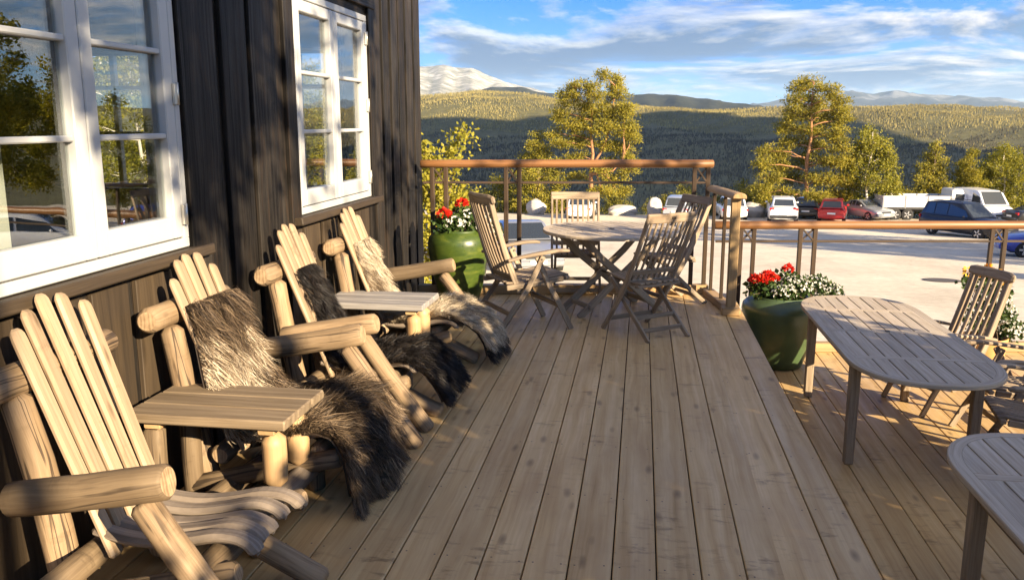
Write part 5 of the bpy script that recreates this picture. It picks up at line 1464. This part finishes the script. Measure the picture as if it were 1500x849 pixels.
# dropside truck
def truck(loc, hd):
    t = empty('flatbed_truck', loc, 'white flatbed truck with slatted dropsides, parked behind the navy off-road car', 'truck', 'vehicles in the car park', hd)
    m = MB(); m.box((0, 0, .62), (5.2, .9, .14), .01); m.box((-.4, 0, .80), (4.4, 2.0, .10), .01); m.build('chassis', MT['trim'], t)
    for s_ in (-1, 1):
        for i in range(3):
            m = MB(); x = -1.9 + 1.45*i
            for z in (1.02, 1.28, 1.54): m.box((x+.02, s_*1.0, z), (1.36, .035, .24), .008)
            m.build('drop_side', MT['bed_board'], t)
        for i in range(4):
            m = MB(); m.box((-2.61+1.45*i, s_*1.0, 1.25), (.07, .07, .86), .008); m.build('stanchion', MT['paint_grey'], t)
        for x in (-1.75, -.95, 1.95): wheel(t, x, s_*.86, .40, .26, s_)
    for x in (-2.62, 1.78):
        m = MB()
        for z in (1.02, 1.28, 1.54): m.box((x, 0, z), (.035, 1.92, .24), .008)
        m.build('end_board', MT['bed_board'], t)
    m = MB(); rg_ = []
    for x, zt, w in ((1.86, 2.05, .94), (2.0, 2.12, .97), (2.5, 2.10, .97), (2.78, 1.62, .97), (3.02, 1.15, .95), (3.10, .8, .92)):
        rg_.append([(x, -w, .45), (x, -w, min(1.2, zt-.05)), (x, -w*.93, zt-.05), (x, -w*.85, zt), (x, w*.85, zt), (x, w*.93, zt-.05), (x, w, min(1.2, zt-.05)), (x, w, .45)])
    m.rings(rg_, [i*.3 for i in range(9)], [r_[0][0] for r_ in rg_], 0, False, True); m.build('cab', MT['paint_white'], t)
    for s_ in (-1, 1):
        m = MB(); m.bar((2.05, s_*.945, 1.62), (2.62, s_*.945, 1.55), .02, .42, (0,0,1), .004); m.build('window', MT['car_glass'], t)
    m = MB(); m.bar((2.72, -.8, 1.66), (2.72, .8, 1.66), .03, .62, (-.45,0,1), .004); m.build('window', MT['car_glass'], t)
    return t
truck((18.6, 61.0, gz(18.6, 61.0)), R(4))
# boulders that close the car park, and the manhole cover
def boulder(x, y, r, label, seed):
    rg = np.random.default_rng(seed); bm = bmesh.new(); bmesh.ops.create_icosphere(bm, subdivisions=4, radius=1)
    ph = rg.random(9)*6.28
    for v in bm.verts:
        p = v.co; f = 1 + .13*math.sin(p.x*2.3+ph[0])+.11*math.sin(p.y*2.9+ph[1])+.10*math.sin(p.z*3.1+ph[2])+.06*math.sin(p.x*6+p.y*5+ph[3])+.05*math.sin(p.y*7-p.z*6+ph[4])+.03*abs(math.sin(p.x*11+p.z*9+ph[5]))+.025*math.sin(p.z*17+p.y*13+ph[6])
        v.co = Vector((p.x*f*r[0], p.y*f*r[1], p.z*f*r[2]))
    me = bpy.data.meshes.new('boulder'); bm.to_mesh(me); bm.free(); me.materials.append(MT['stone'])
    for p in me.polygons: p.use_smooth = True
    o = bpy.data.objects.new('boulder', me); COL.objects.link(o); o.location = (x, y, gz(x, y)+r[2]*.45); o.rotation_euler = (0, 0, rg.random()*6)
    tag(o, label, 'boulder', 'boulders along the car park edge')
boulder(-7.2, 59.6, (.62, .55, .75), 'pale upright boulder left of the chair behind the round table', 1)
boulder(-1.2, 60.6, (1.3, .8, .40), 'flat wide boulder beyond the round table', 2)
boulder(.95, 60.6, (.55, .5, .72), 'rounded pale boulder above the nearest chair of the round table', 3)
boulder(7.9, 60.4, (.8, .65, .65), 'pale boulder left of the white estate car', 4)
mh = MB(); mh.lathe([(.001, .006), (.40, .006), (.46, .012), (.50, .004), (.52, -.02)], 40, cap=False)
o = mh.build('manhole_cover', MT['iron'], loc=(8.4, 24.8, gz(8.4, 24.8)+.012)); o.rotation_euler = (R(-4), 0, 0); tag(o, 'round iron manhole cover in the pale car park', 'manhole cover')
# ------------------------------------------------------------------ off-frame surroundings
T0 = off_tree('birch', 7.6, -3.5, 9.9, 2.5, 6.2, 22, 101, .5, 'slim birch behind the clipped hedge, shading the house wall', br=(4, 9))
T1 = off_tree('birch', 8.3, -6.2, 10.6, 2.5, 6.9, 20, 102, .5, 'birch behind the deck, shading the wall near the larger window', br=(4, 9))
T2 = off_tree('birch', 8.9, -.3, 7.9, 1.4, 5.1, 9, 106, .5, 'small birch beyond the hedge, shading the corner by the tall green pot', br=(4, 8))
T4 = off_tree('birch', 21.0, 28.3, 8.6, 2.4, 1.6, 34, 105, .75, 'leafy birch at the side of the car park, mirrored in the larger window')
for i, (x, y, sc, rz) in enumerate([(19.6, 33.5, .85, .5), (24.5, 33, 1.1, 1.7), (29, 40, .95, 2.9), (24, 24.5, .9, 4.0), (34, 40, 1.2, 5.1), (18.6, 37.0, .6, 2.3)]):
    c = copy_tree(T4); c.location = (x, y, terrain_z(x, y)-.05); c.scale = (sc,)*3; c.rotation_euler = (0, 0, rz); c['label'] = 'birch at the side of the car park, to the right of the view'
for i, (x, y, sc, rz) in enumerate([(-11.5, 26, .75, .4), (-15, 24, .8, 1.4), (-17, 36, .9, 2.2), (-20, 30, 1.0, 3.0), (-9.0, 19.0, .5, 5.0)]):
    c = copy_tree(T4); c.location = (x, y, terrain_z(x, y)-.05); c.scale = (sc,)*3; c.rotation_euler = (0, 0, rz); c['label'] = 'birch behind the house, glimpsed through the window panes'
def shade_hedge(x, y0, y1, z0, z1):  # added foliage row out of view, flat topped to shade the decks
    rg = np.random.default_rng(77); O = Vector((x, (y0+y1)/2, z0))
    h = empty('hedge', O, 'long clipped hedge beside the lower deck, to the right of the view', 'hedge')
    n = 90000; P = np.stack([rg.uniform(-.65, .65, n), rg.uniform(y0, y1, n)-O.y, rg.random(n)**.8*(z1-z0-.35)+.35], 1)
    P[:, 2] *= 1.012 + .022*np.sin(P[:, 1]*2.3) + .016*np.sin(P[:, 1]*5.1+1) + .010*np.sin(P[:, 1]*11+P[:, 0]*6)
    V, F = cards(P, .13, LIGHT*.3, rg, 1.4, .2, .9)
    np_obj('foliage', V, F, MT['shrub_leaf'], parent=h)
    y = y0+.4
    while y < y1:
        m = MB(); m.tube([(0, y-O.y, 0), (.04, y-O.y+.06, (z1-z0)*.5), (-.03, y-O.y, (z1-z0)*.85)], [.05, .04, .015], 8); m.build('stem', MT['twig'], h); y += 1.1
shade_hedge(5.9, -9.5, 2.7, -1.35, 3.28)
park('white car mirrored in the larger window, beyond the right edge of the view', 14.6, 24.2, 150, 'paint_white', L=4.4, W=1.78, H=1.5)
park('silver car mirrored in the larger window, beyond the right edge of the view', 17.2, 27.6, 150, 'paint_silver', L=4.4, W=1.78, H=1.5)
